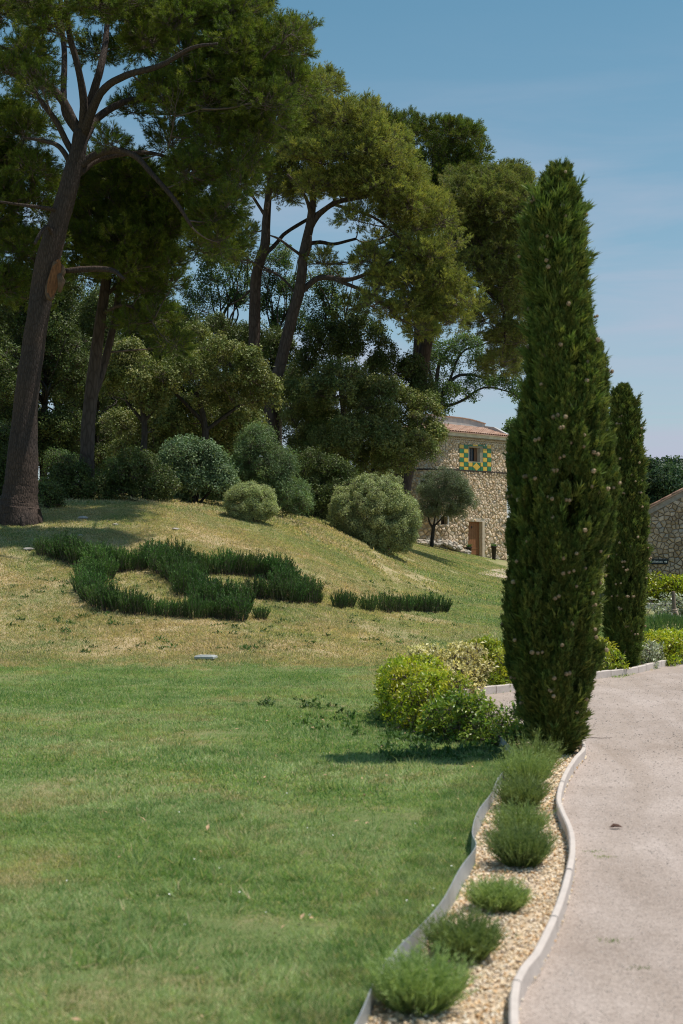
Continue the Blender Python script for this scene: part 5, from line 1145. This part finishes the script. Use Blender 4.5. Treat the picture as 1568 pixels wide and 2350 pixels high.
rose(820, 342, .72, 'lowest rosemary bush, at the foot of the diagonal band', 'rosemary plants on the slope')
rose(1090, 304, .72, 'squat rosemary bush first in the separate right hand row', 'rosemary plants on the slope'); rose(1120, 300, .7, 'squat rosemary bush beside the first one of the right row', 'rosemary plants on the slope')
rose(1188, 312, .85, 'rosemary bush standing apart in the middle of the right row', 'rosemary plants on the slope')
row([(1245,316),(1280,316),(1315,314),(1345,312),(1375,316),(1405,318),(1440,316)], .92, 'rosemary bush, {} from the left in the unbroken right hand row on the slope', 'rosemary in the right hand row')

# ------------------------------------------------------------------ hedges
LS_HY = protos('hy', lambda: leaf_spray(HEDGE_Y, 22, .07, .042, .019, .6)); LS_HG = protos('hg', lambda: leaf_spray(HEDGE_G, 22, .07, .042, .019, .6)); LS_HV = protos('hv', lambda: leaf_spray(HEDGE_V, 20, .07, .045, .022, .5)); LS_HW = protos('hw', lambda: leaf_spray(HEDGE_W, 20, .07, .045, .018, .6))
def hedge(name, label, path, h, wid, spr, dens=420, scl=(.8, 1.2), rs=.10, stems=True, mixb=None, sprs2=None):
    path = resample(spline([(*p, 0) for p in path], 6), .12); base = path[len(path)//2].copy(); base[2] = float(G(base[0], base[1]))
    root = empty(name, tuple(base)); tag(root, label, 'hedge'); L = np.linalg.norm(np.diff(path, axis=0), axis=1).sum()
    bl = []; n = int(L*(2*h+wid)/(3.14*rs*rs)*1.1)
    T = np.gradient(path, axis=0); T = unit(T); Nn = np.stack([-T[:, 1], T[:, 0], 0*T[:, 0]], -1)
    for _ in range(n):
        k = rng.integers(len(path)); f_ = rng.uniform(0, 1)*(2*h+wid); e_ = 1-.25*(k in (0, len(path)-1))
        if f_ < h: o_, z = -wid/2, f_
        elif f_ < h+wid: o_, z = f_-h-wid/2, h
        else: o_, z = wid/2, 2*h+wid-f_
        rnd = max(0, z/h-.75)*.4; o_ *= (1-rnd)*e_; p = path[k]+T[k]*rng.uniform(-.06, .06)+Nn[k]*o_*.86; r_ = rs*rng.uniform(.7, 1.3); bl.append([p[0], p[1], float(G(p[0], p[1]))+z*.93*rng.uniform(.94, 1.06)+.02, r_, r_, r_])
    bl = np.array(bl); tips, dirs, bi = shell(bl, dens/8, -.8, .55, .4, .5); k = tips[:, 2] > G(tips[:, 0], tips[:, 1])+.015; tips, dirs = tips[k], dirs[k]
    m_ = int(len(tips)*.35); q = rng.integers(0, len(path), m_); inn = path[q]+Nn[q]*rng.uniform(-.35, .35, (m_, 1))*wid; inn[:, 2] = G(inn[:, 0], inn[:, 1])+rng.uniform(.05, .85, m_)*h
    tips = np.concatenate([tips, inn]); dirs = np.concatenate([dirs, rdir(m_)+[0, 0, .5]])
    b = MB()
    for k in range(0, len(path), 1):
        for _ in range(2):
            p = path[k]+Nn[k]*rng.uniform(-.25, .25)*wid-base; g_ = float(G(p[0]+base[0], p[1]+base[1]))-base[2]; e = p+rng.normal(size=3)*.08; b.tube([(p[0], p[1], g_-.03), ((p[0]+e[0])/2, (p[1]+e[1])/2, g_+h*.5), (e[0], e[1], g_+h*.9)], [.008, .006, .003], 4)
    o = b.build('stems', TWIG, root); o['kind'] = 'stuff'
    o = scatter('foliage', spr, tips, dirs, rng.uniform(scl[0], scl[1], len(tips)), root); o.location = -Vector(base); return root
hedge('low_hedge', 'bushy yellow green end of the hedge left of the tall cypress', [(1.02,12.95),(.74,13.4),(.66,14.2),(.72,15.0),(.9,15.6)], .45, .46, LS_HY)
hedge('low_hedge', 'cream variegated stretch of hedge behind the pale kerb', [(.95,16.1),(1.25,16.7),(1.62,17.1)], .50, .5, LS_HV)
hedge('low_hedge', 'bright green stretch of hedge just left of the tall cypress', [(1.66,17.3),(2.1,17.7),(2.7,18.3),(3.2,18.8)], .52, .5, LS_HY)
hedge('low_hedge', 'shaded low hedge at the foot of the tall cypress, with cream leaves', [(1.66,12.1),(1.38,12.25),(1.15,12.5)], .25, .40, LS_HG)
hedge('low_hedge', 'dark green hedge piece between the bushy end and cypress shadow', [(1.1,12.5),(.92,12.75)], .32, .42, protos('hg2', lambda: leaf_spray(HEDGE_G, 22, .07, .045, .02, .6)))
hedge('low_hedge', 'small yellow green hedge sprig between the two cypresses', [(3.5,19.6),(3.8,19.9)], .38, .4, LS_HY)
hedge('low_hedge', 'silvery white leaved shrub in the hedge right of the second cypress', [(4.42,20.9),(4.56,21.1)], .32, .34, LS_HW)
hedge('low_hedge', 'yellow green hedge along the pale kerb at the right edge', [(4.75,21.5),(5.3,22.6),(6.3,23.9),(7.4,25.2)], .36, .55, LS_HY, scl=(1, 1.5))
hedge('trimmed_hedge', 'trimmed yellow green hedge below the gable house wall', [(9.0,47.4),(10.4,47.2),(12.4,46.9),(15,46.8)], .86, .9, LS_HY, 60, (2.2, 3.4), .22)
hedge('trimmed_hedge', 'silvery topped end of the dark hedge behind the second cypress', [(7.1,31.6),(7.5,31.7),(7.85,31.5)], .64, 1.1, LS_HW, 110, (1.4, 2.2), .16)
hedge('trimmed_hedge', 'yellow green part of the dark hedge beside the wooden post', [(7.9,31.2),(8.3,30.9)], .60, 1.1, LS_HY, 110, (1.4, 2.2), .16)
hedge('trimmed_hedge', 'silvery part of the dark hedge behind the wooden post', [(8.4,31.0),(9.2,31.0),(10,31.0)], .58, 1.1, LS_HW, 110, (1.4, 2.2), .16)

# wooden post with brace
pp = P(1548, 1455, 29.5); post = empty('wooden_post', (pp[0], pp[1], 0)); tag(post, 'weathered wooden stake with a leaning brace tied to it at the right edge', 'post')
PW = simple('weathered_wood', (.20,.155,.115), .9, .3, 8, .6, .01, scale=(6,6,1)); hgt = CAM_H+(HZ-1357)/F*29.5
b = MB(); b.tube([(0,0,-.2),(0,0,hgt*.5),(-.02,0,hgt-.01),(-.02,0,hgt)], [.043,.041,.04,.036], 10, wob=.05); b.build('upright', PW, post)
b = MB(); b.tube([(.03,-.05,hgt*.56),(.16,-.06,hgt*.2),(.26,-.07,-.1)], [.028,.028,.03], 8, wob=.05); b.build('brace', simple('pale_wood', (.36,.28,.21), .9, .25, 8), post)
b = MB(); t = np.linspace(0, 6.3, 14)
for zo in (0, .03, -.03): b.tube([(.052*math.cos(a_), .052*math.sin(a_)-.01, hgt*.58+zo+.02*math.sin(a_)) for a_ in t], .012, 6)
b.build('tie', simple('rope_tie', (.40,.33,.26), .9), post)
# grass mound
def mound(c, rx, ry, h):
    n = 7000; a_ = rng.uniform(0, 6.28, n); q = np.sqrt(rng.random(n)); x_ = c[0]+np.cos(a_)*q*rx; y_ = c[1]+np.sin(a_)*q*ry; z_ = h*(1-q*q)
    d_ = unit(np.stack([np.cos(a_)*q*.6, np.sin(a_)*q*.6, np.ones(n)], -1)+rdir(n)*.5); V, T, I = blades(np.stack([x_-c[0], y_-c[1], z_-.02], -1), d_, rng.uniform(.08, .2, n), .016, rng.random(n))
    m_ = leafmat('mound_grass', (0.093,0.197,0.066), (0.281,0.430,0.160), None, .3); o = linkobj('grass_mound', tri_mesh(V, T, I, [m_], 'grass_mound'), None, (c[0], c[1], 0)); tag(o, 'mound of long green grass behind the second cypress', 'grass', kind='stuff')
    b = MB(); ring_ = [(math.cos(t_)*q_*rx, math.sin(t_)*q_*ry, h*(1-q_*q_)-.03) for q_ in (1, .8, .6, .4, .2) for t_ in np.linspace(0, 6.283, 17)[:-1]]; b.add(ring_, [(r_*16+k, r_*16+(k+1) % 16, r_*16+16+(k+1) % 16, r_*16+16+k) for r_ in range(4) for k in range(16)]+[tuple(range(64, 80))], smooth=True); b.build('soil', SOIL, o)
mound((6.15, 27.0), 1.0, 1.2, .48)

# ------------------------------------------------------------------ kerbs and metal edging
KM = simple('kerb_stone_pale', (.56,.50,.46), .85, .10, 9, .35, .008, .2, kind='World')
kerb = empty('kerb', (0,0,0)); kerb['kind'] = 'structure'
kr = resample(KERB, .5); seg = 0
KS = spline([(*p, 0) for p in KERB[::4]], 3)
def kerb_run(line, step, w_, h_, parent, gap=.006, z0=-.03):
    s = np.r_[0, np.cumsum(np.linalg.norm(np.diff(line, axis=0), axis=1))]; tot = s[-1]; a_ = 0
    while a_ < tot-.1:
        e = min(tot, a_+step*rng.uniform(.92, 1.08)); t = np.linspace(a_+gap/2, e-gap/2, 6); X_ = np.interp(t, s, line[:, 0]); Y_ = np.interp(t, s, line[:, 1]); T = np.gradient(np.stack([X_, Y_], -1), axis=0); T /= np.linalg.norm(T, axis=1)[:, None]
        Nn = np.stack([-T[:, 1], T[:, 0]], -1); b = MB(); c = np.array([X_.mean(), Y_.mean(), 0]); dz_ = rng.uniform(-.004, .004); V = []
        for (o_, z_) in ((0, z0), (0, h_-.008), (.007, h_), (w_-.007, h_), (w_, h_-.008), (w_, z0)): V.append(np.stack([X_+Nn[:, 0]*o_, Y_+Nn[:, 1]*o_, np.full(6, z_+dz_)], -1)-c)
        V = np.concatenate(V); Fc = [(r_*6+k+1, r_*6+k, r_*6+6+k, r_*6+7+k) for r_ in range(5) for k in range(5)]+[(0, 6, 12, 18, 24, 30)[::1], (35, 29, 23, 17, 11, 5)]
        b.add(V, Fc); o = b.build('kerb_stone', KM, parent); o.location = tuple(c); a_ = e
ka = np.argmin(np.abs(KERB[:, 1]-12.1)+20*(KERB[:, 0] < 1.5)+20*(KERB[:, 1] > 13))
kerb_run(KERB[:ka+1], .95, .032, .092, kerb, .009); kerb_run(KERB[ka:], .42, .06, .10, kerb, .014)
kerb2 = empty('far_kerb', (0,0,0)); kerb2['kind'] = 'structure'
kerb_run(np.array([(8.0,46.5),(9.6,46.35),(11,46.0),(14,45.2)], float), 1.0, .12, .2, kerb2)
b = MB(); E = resample(EDGE, .05); n = len(E); T = np.gradient(E, axis=0); T /= np.linalg.norm(T, axis=1)[:, None]; Nn = np.stack([-T[:, 1], T[:, 0]], -1)
hE = .112+.006*np.sin(np.arange(n)*.13); lean = .010*np.sin(np.arange(n)*.21); V = []
for (o_, z_, ln) in ((0, -.03, 0), (0, 1, 1), (.0035, 1, 1), (.0035, -.03, 0)): V.append(np.stack([E[:, 0]+Nn[:, 0]*(o_+ln*lean), E[:, 1]+Nn[:, 1]*(o_+ln*lean), np.where(z_ == 1, hE, z_)], -1))
b.add(np.concatenate(V), [(r_*n+k+1, r_*n+k, r_*n+n+k, r_*n+n+k+1) for r_ in range(3) for k in range(n-1)], smooth=False)
ED, nt, out = newmat('zinc_edging'); v = coords(nt, 'World'); princ(nt, out, ramp(nt, noise(nt, 9, 4, .6, v), [(.3, (.34,.37,.40)), (.7, (.46,.49,.51))]), .5, None, .4, .35)
tag(b.build('metal_edging', ED), 'wavy grey metal edging strip between lawn and gravel bed', 'edging')

# ------------------------------------------------------------------ lavender
def lav_mesh(n, r, h):
    n = int(n*.9); a_ = rng.uniform(0, 6.28, n); q = rng.random(n)**.5; b0 = np.stack([np.cos(a_)*q*r*.55, np.sin(a_)*q*r*.55, rng.uniform(0, .18, n)*h], -1)
    d0 = unit(np.stack([np.cos(a_)*q*1.15, np.sin(a_)*q*1.15, np.full(n, 1.)], -1)+rdir(n)*.38); ln = h*rng.uniform(.5, 1.0, n)*(1-.22*q); ln = np.where(rng.random(n) < .08, ln*1.3, ln)
    s = unit(np.cross(d0, rdir(n))); w_ = rng.uniform(.0014, .0026, n)[:, None]; p1 = b0+d0*ln[:, None]*.5; p2 = p1+unit(d0+rdir(n)*.25+np.array([0, 0, .35]))*ln[:, None]*.45
    V = np.stack([b0-s*w_, b0+s*w_, p1-s*w_, p1+s*w_, p2], 1).reshape(-1, 3); k = np.arange(n)[:, None]*5; T = np.concatenate([k+[0,1,3], k+[0,3,2], k+[2,3,4]]); t = np.tile([.1,.1,.5,.5,1.], n)*.6+np.repeat(rng.uniform(0, .4, n), 5)
    parts = [((V, T, t), 0)]; m_ = n*7; j = rng.integers(0, n, m_); tt = rng.uniform(.05, .95, m_)[:, None]; c = b0[j]+(p2-b0)[j]*tt
    parts.append((blades(c, unit(d0[j]+rdir(m_)*.85), rng.uniform(.018, .042, m_), .0042, tt[:, 0]*.5+rng.random(m_)*.5), 0)); V, T, I, M_ = join(parts); return tri_mesh(V, T, I, [LAV], 'lavender', M_)
for (u, v, r, h, n, lb) in [(958,2352,.15,.26,1500,'nearest lavender clump at the bottom edge of the gravel bed'), (1063,2228,.145,.22,1400,'second lavender clump from the bottom, broad and dark'), (1145,2110,.14,.17,1200,'low lavender clump above the broad one'),
        (1195,2006,.135,.28,1500,'full lavender clump in front of the tallest ones'), (1192,1935,.13,.24,1200,'lavender clump merging behind the full one'), (1196,1870,.14,.28,1200,'mid green lavender clump halfway to the tall cypress'), (1208,1815,.15,.32,1100,'tall loose lavender below the cypress foot'), (1226,1790,.14,.36,1100,'tallest lavender, its spikes against the cypress foot')]:
    d = F*CAM_H/(v-HZ); d += .12; p = ((u-CX)/F*d, d, .012); o = linkobj('lavender', lav_mesh(int(n*.6), r*1.08, h*1.0), None, p); tag(o, lb, 'lavender')

# ------------------------------------------------------------------ pebbles of the bed, grit on the drive
PEB = tintmat('bed_pebble', [(0, (.62,.38,.19)), (.25, (.74,.54,.33)), (.5, (.80,.66,.47)), (.75, (.84,.75,.62)), (1, (.46,.37,.29))], .8, 30, .3, .004, .25)
def peb(mat, t): 
    b = MB(); V = rdir(10)*[1,.8,.5]; 
    import bmesh
    bm = bmesh.new(); [bm.verts.new(v_) for v_ in V]; bmesh.ops.convex_hull(bm, input=bm.verts); me = bpy.data.meshes.new('pebble'); bm.to_mesh(me); bm.free(); me.materials.append(mat)
    a = me.attributes.new('tint', 'FLOAT', 'POINT'); a.data.foreach_set('value', np.full(len(me.vertices), t, np.float32)); return me
pp_ = [proto(f'pebble_{k}', peb(PEB, t_)) for k, t_ in enumerate((.05, .25, .4, .5, .62, .75, .55, 1.0))]
n = 70000; x_ = rng.uniform(-.4, 2.2, n); y_ = rng.uniform(4.2, 12.6, n); k = poly_in(x_, y_, bed_poly) & (rng.random(n) < np.clip(9/y_, .4, 1)); x_, y_ = x_[k], y_[k]; n = len(x_)
o = scatter('bed_pebbles', pp_, np.stack([x_, y_, rng.uniform(.012, .022, n)], -1), unit(rdir(n)*.4+[0,0,1]), rng.uniform(.007, .013, n)*np.clip(y_/7, 1, 1.5)); o['kind'] = 'stuff'
GRT = tintmat('drive_grit', [(0, (.34,.30,.265)), (.5, (.42,.37,.335)), (1, (.52,.47,.43))], .9, 30, .3, .004, .2); gp = [proto(f'grit_{k}', peb(GRT, t_)) for k, t_ in enumerate((0., .3, .5, .6, .8, 1.))]
n = 8000; y_ = 4+16*rng.random(n)**1.6; x_ = rng.uniform(.3, 1, n)*0+((rng.uniform(1150, 1640, n)-CX)/F*y_); k = poly_in(x_, y_, drive_poly); x_, y_ = x_[k], y_[k]; n = len(x_)
o = scatter('drive_grit', gp, np.stack([x_, y_, np.full(n, .007)], -1), unit(rdir(n)*.3+[0,0,1]), rng.uniform(.0025, .0055, n)*np.clip(y_/6, 1, 2.2)); o['kind'] = 'stuff'

# ------------------------------------------------------------------ grass
def patch(size, n, h, w_, lean, seed, segs=2, edge=.12):
    x_ = rng.uniform(-size/2-edge, size/2+edge, n); y_ = rng.uniform(-size/2-edge, size/2+edge, n); hh = h*rng.uniform(.45, 1.15, n)
    cl = .5+.5*np.sin(x_*23+seed)*np.sin(y_*19+seed*2); hh *= .7+.5*cl
    d_ = unit(np.stack([rng.normal(size=n)*lean*.8+.75, rng.normal(size=n)*lean*.8, np.ones(n)], -1)); s = unit(np.stack([rng.normal(size=n), rng.normal(size=n), 0*hh], -1))*(w_/2*rng.uniform(.6, 1.2, n))[:, None]
    b0 = np.stack([x_, y_, np.full(n, -.004)], -1); p1 = b0+d_*hh[:, None]*.6; bend = np.stack([rng.normal(size=n), rng.normal(size=n), -.2*np.ones(n)], -1)*.35; p2 = p1+unit(d_+bend)*hh[:, None]*.5
    t = rng.random(n); V = np.stack([b0-s, b0+s, p1-s*.8, p1+s*.8, p2], 1).reshape(-1, 3); k = np.arange(n)[:, None]*5; T = np.concatenate([k+[0,1,3], k+[0,3,2], k+[2,3,4]])
    return tri_mesh(V, T, np.repeat(t, 5), [GRASS], 'grass_patch')
def lay(name, prs, x0, x1, y0, y1, step, s=1., extra=None, vis=True):
    gx, gy = np.meshgrid(np.arange(x0, x1, step), np.arange(y0, y1, step)); gx = gx.ravel()+rng.uniform(-.25, .25, gx.size)*step; gy = gy.ravel()+rng.uniform(-.25, .25, gy.size)*step
    k = np.abs(gx) < gy*.262+1.2
    k &= ~lawn_excl(gx, gy)
    if extra is not None: k &= extra(gx, gy)
    gx, gy = gx[k], gy[k]; z = G(gx, gy); nrm = gnormal(gx, gy); tw_ = None
    if name == 'lawn_grass': rr_ = np.hypot(gx+7, gy-1)+.25*np.sin(gx*1.3+gy*.6); tw_ = (np.floor(rr_/1.05) % 2)*math.pi+rng.normal(size=len(gx))*.55
    o = scatter(name, prs, np.stack([gx, gy, z], -1), nrm, rng.uniform(.75, 1.25, len(gx))*s, None, tw_); return o
near_p = [proto(f'turf_near_{k}', patch(.30, 1300, (.032, .040, .05, .034)[k], .0050, 1.2, k)) for k in range(4)]
mid_p = [proto(f'turf_mid_{k}', patch(.5, 1700, (.036, .044, .055, .040)[k], .0088, 1.2, k)) for k in range(4)]
slope_p = [proto(f'turf_slope_{k}', patch(.8, 1500, .05, .013, .8, k)) for k in range(4)]
far_p = [proto(f'turf_far_{k}', patch(1.6, 1700, .075, .028, .8, k)) for k in range(3)]
def margin(dist):
    def f(x, y):
        ok = np.ones(len(x), bool)
        for dx, dy in ((dist, 0), (0, dist), (0, -dist), (-dist, 0), (dist*.7, dist*.7), (dist*.7, -dist*.7)): ok &= ~lawn_excl(x+dx, y+dy)
        return ok
    return f
lay('lawn_grass', near_p, -3.4, 2, 4.0, 9.6, .22, .8, margin(.17))
lay('lawn_grass', mid_p, -6.4, 4, 9.4, 21.5, .4, .9, margin(.22))
tag(bpy.data.objects['lawn_grass'], 'short green lawn grass in the foreground', 'grass'); tag(bpy.data.objects['lawn_grass.001'], 'green lawn grass up to the dry slope', 'grass')
o = lay('slope_grass', slope_p, -9, 9, 21.2, 36, .62, 1., margin(.5)); tag(o, 'dry mown grass on the slope around the rosemary', 'grass')
o = lay('meadow_grass', far_p, -20, 14, 36, 82, 1.35, 1., lambda x, y: (x < 8.0+0*y) & (np.hypot(x-RIGHT[0]+2, y-RIGHT[1]-1.5) > 4.5)); tag(o, 'mown grass running up to the tower and into the wood', 'grass')
# small tufts hug the edging where whole patches would spill over
tuft_p = [proto(f'tuft_{k}', patch(.05, 60, .05, .004, .5, k, edge=.02)) for k in range(4)]
E2 = resample(EDGE, .02); T2 = unit(np.gradient(E2, axis=0)); N2 = np.stack([-T2[:, 1], T2[:, 0]], -1); P_ = []
for off_ in np.arange(.03, .36, .035): q = E2+N2*off_+rng.normal(size=E2.shape)*.015; P_.append(q[::2])
P_ = np.concatenate(P_); P_ = P_[(P_[:, 1] > 4) & (P_[:, 1] < 12.3) & ~lawn_excl(P_[:, 0]+.03, P_[:, 1])]
n = 5000; kk = rng.integers(0, len(KERB[ka:]), n); q = KERB[ka:][kk]; Tk = unit(np.gradient(KERB[ka:], axis=0)); Nk = np.stack([-Tk[:, 1], Tk[:, 0]], -1)[kk]; q = q+Nk*rng.uniform(.1, .5, (n, 1))+rng.normal(size=(n, 2))*.05; q = q[~lawn_excl(q[:, 0], q[:, 1])]; P_ = np.concatenate([P_, q])
P3 = np.stack([P_[:, 0], P_[:, 1], G(P_[:, 0], P_[:, 1])], -1); o = scatter('edge_grass', tuft_p, P3, unit(rdir(len(P3))*.15+[0,0,1]), rng.uniform(.7, 1.2, len(P3))); tag(o, 'grass growing against the metal edging and kerbs', 'grass')
# longer tufts left standing by the mower, and litter
tall_p = [proto(f'tall_{k}', patch(.06, 70, .10, .0045, 1.1, k, edge=.03)) for k in range(4)]
n = 1300; y_ = 4.3+15*rng.random(n)**1.1; x_ = (rng.uniform(-20, 1180, n)-CX)/F*y_; dn = np.sin(x_*2.1+.7*y_)*np.sin(y_*1.3-x_*.8)+rng.normal(size=n)*.5; k = (dn > .1) & margin(.12)(x_, y_); x_, y_ = x_[k], y_[k]; n = len(x_)
o = scatter('long_grass', tall_p, np.stack([x_, y_, G(x_, y_)], -1), unit(rdir(n)*.35+[0,0,1]), rng.uniform(.55, 1.1, n)); tag(o, 'longer bent grass tufts in the green lawn', 'grass')
litm = tintmat('litter_leaf', [(0, (.30,.17,.08)), (1, (.62,.44,.28))], .8, 30, .3, .004)
b = MB(); b.add([(-.02,0,0),(0,-.009,.004),(.022,0,.002),(0,.009,.006)], [(0,1,2,3)], .6); lit = proto('litter', b.mesh('litter', [litm]))
n = 70; y_ = 4.5+10*rng.random(n); x_ = (rng.uniform(100, 1150, n)-CX)/F*y_; k = margin(.05)(x_, y_); x_, y_ = x_[k], y_[k]; n = len(x_)
o = scatter('fallen_leaves', [lit], np.stack([x_, y_, np.full(n, .04)], -1), unit(rdir(n)*.5+[0,0,1]), rng.uniform(.5, 1.3, n)); tag(o, 'dry tan leaf litter scattered on the lawn', 'leaf litter')
# taller weeds and clover along the hedge and in the lawn
wd = [proto(f'weed_{k}', leaf_spray(leafmat('weed_leaves', (0.039,0.094,0.022), (0.099,0.176,0.050), None, .3), 26, .07, .045, .022, .4)) for k in range(2)]
uu = rng.uniform(600, 900, 45); vv = 1600+(uu-600)/300*90+rng.normal(size=45)*22; pts = [hit(a_, b_) for a_, b_ in zip(uu, vv)]; pts += [hit(a_, b_) for a_, b_ in zip(rng.uniform(880, 1180, 120), rng.uniform(1690, 1750, 120))]; pts += [hit(a_, b_) for a_, b_ in zip(rng.uniform(0, 1100, 260), rng.uniform(1330, 1500, 260))]
pts = np.array(pts); pts = pts[~lawn_excl(pts[:, 0], pts[:, 1])]
o = scatter('lawn_weeds', wd, pts, unit(rdir(len(pts))*.2+[0,0,1]), rng.uniform(.5, 1.3, len(pts))); tag(o, 'small leafy weeds scattered through the grass', 'weeds')

# ------------------------------------------------------------------ small things
RK = tintmat('pale_field_stone', [(0, (.34,.31,.28)), (1, (.50,.46,.42))], .95, 12, .8, .02)
for (u, v, sx_, sy_, sz_, lb) in [(190,1190,.17,.12,.05,'flat bluish stone in the pine shade'), (66,1262,.13,.10,.05,'pale stone left of the lone rosemary bush'), (265,1205,.14,.07,.03,'thin pale rock in the lower pine shade'), (405,1215,.20,.07,.03,'long pale rock at the right end of the pine shade'),
        (310,1265,.05,.04,.03,'small pale stone above the upper rosemary band'), (185,1230,.06,.05,.03,'small stone at the left rim of the pine shadow'), (735,1182,.16,.14,.14,'grey boulder left of the large rounded bush')]:
    p = hit(u, v); o = linkobj('stone', rockmesh(RK, .8), None, (p[0], p[1], p[2]+sz_*.25)); o.scale = (sx_, sy_, sz_); o.rotation_euler = (0, 0, rng.uniform(0, 3)); tag(o, lb, 'stone')
p = hit(473, 1515); b = MB(); b.box((0,0,.0), (.20, .30, .05), bev=.012); b.box((0,0,.028), (.15, .24, .012), bev=.003); o = b.build('valve_cover', simple('pale_cover', (.42,.44,.43), .7, .08, 6)); o.location = (p[0], p[1], p[2]+.04); o.rotation_euler = (0, 0, 1.3); tag(o, 'pale flat cover lying at the edge of the green lawn', 'cover')
# fallen leaf and twig on the drive
def fp(u, v, z=.01): d = F*CAM_H/(v-HZ); return ((u-CX)/F*d, d, z)
b = MB(); b.add([(-.04,0,.004),(-.01,-.018,.02),(.02,-.014,.012),(.045,0,.006),(.02,.016,.022),(-.01,.02,.026),(0,0,.008)], [(0,1,6),(1,2,6),(2,3,6),(3,4,6),(4,5,6),(5,0,6)]); o = b.build('fallen_leaf', simple('dry_leaf', (.10,.05,.035), .8)); o.location = fp(1413, 1905); tag(o, 'curled brown leaf on the gravel drive', 'leaf')
b = MB(); b.tube([(-.13,0,.004),(-.04,.01,.008),(.03,-.008,.006),(.13,.012,.01)], [.003,.004,.003,.0015], 5); b.tube([(.03,-.008,.006),(.07,-.05,.012)], [.0025,.001], 4); o = b.build('fallen_twig', TWIG); o.location = fp(1372, 1698); tag(o, 'thin dark twig on the drive right of the cypress', 'twig')
for k, (u, v, s_) in enumerate([(1385,1970,.9),(1400,2163,.8),(1362,1958,.6),(1465,2225,.5)]):
    q = fp(u, v, .006); n = 40; d_ = unit(rdir(n)+[0,0,.8]); V, T, I = blades(rng.normal(size=(n, 3))*[.03,.02,0], d_, rng.uniform(.01, .028, n)*s_, .004, rng.random(n)); o = linkobj('drive_weed', tri_mesh(V, T, I, [LAV], 'drive_weed'), None, q)
    tag(o, ['tiny green weed in the drive level with the fallen leaf', 'small green weed growing in the lower part of the drive', 'tiny weed on the drive near the edge beside the bend', 'sparse weed at the right of the lower drive'][k], 'weed')
# daisies
fl = MB()
m_ = simple('daisy_white', (.75,.75,.70), .6, .05); 
b = MB(); b.add([(0,0,0)]+[(math.cos(a_)*.011, math.sin(a_)*.011, .003) for a_ in np.linspace(0, 6.283, 9)[:-1]], [(0, k+1, (k+1) % 8+1) for k in range(8)]); dz = proto('daisy', b.mesh('daisy', [m_]))
n = 45; pts = np.array([hit(a_, b_) for a_, b_ in zip(rng.uniform(0, 1150, n), 1540+rng.random(n)**1.5*700)]); pts = pts[~lawn_excl(pts[:, 0], pts[:, 1])]; pts[:, 2] += .045
o = scatter('daisies', [dz], pts, unit(rdir(len(pts))*.3+[0,0,1]), rng.uniform(.35, .55, len(pts))); tag(o, 'tiny white daisies dotted over the lawn', 'flowers')
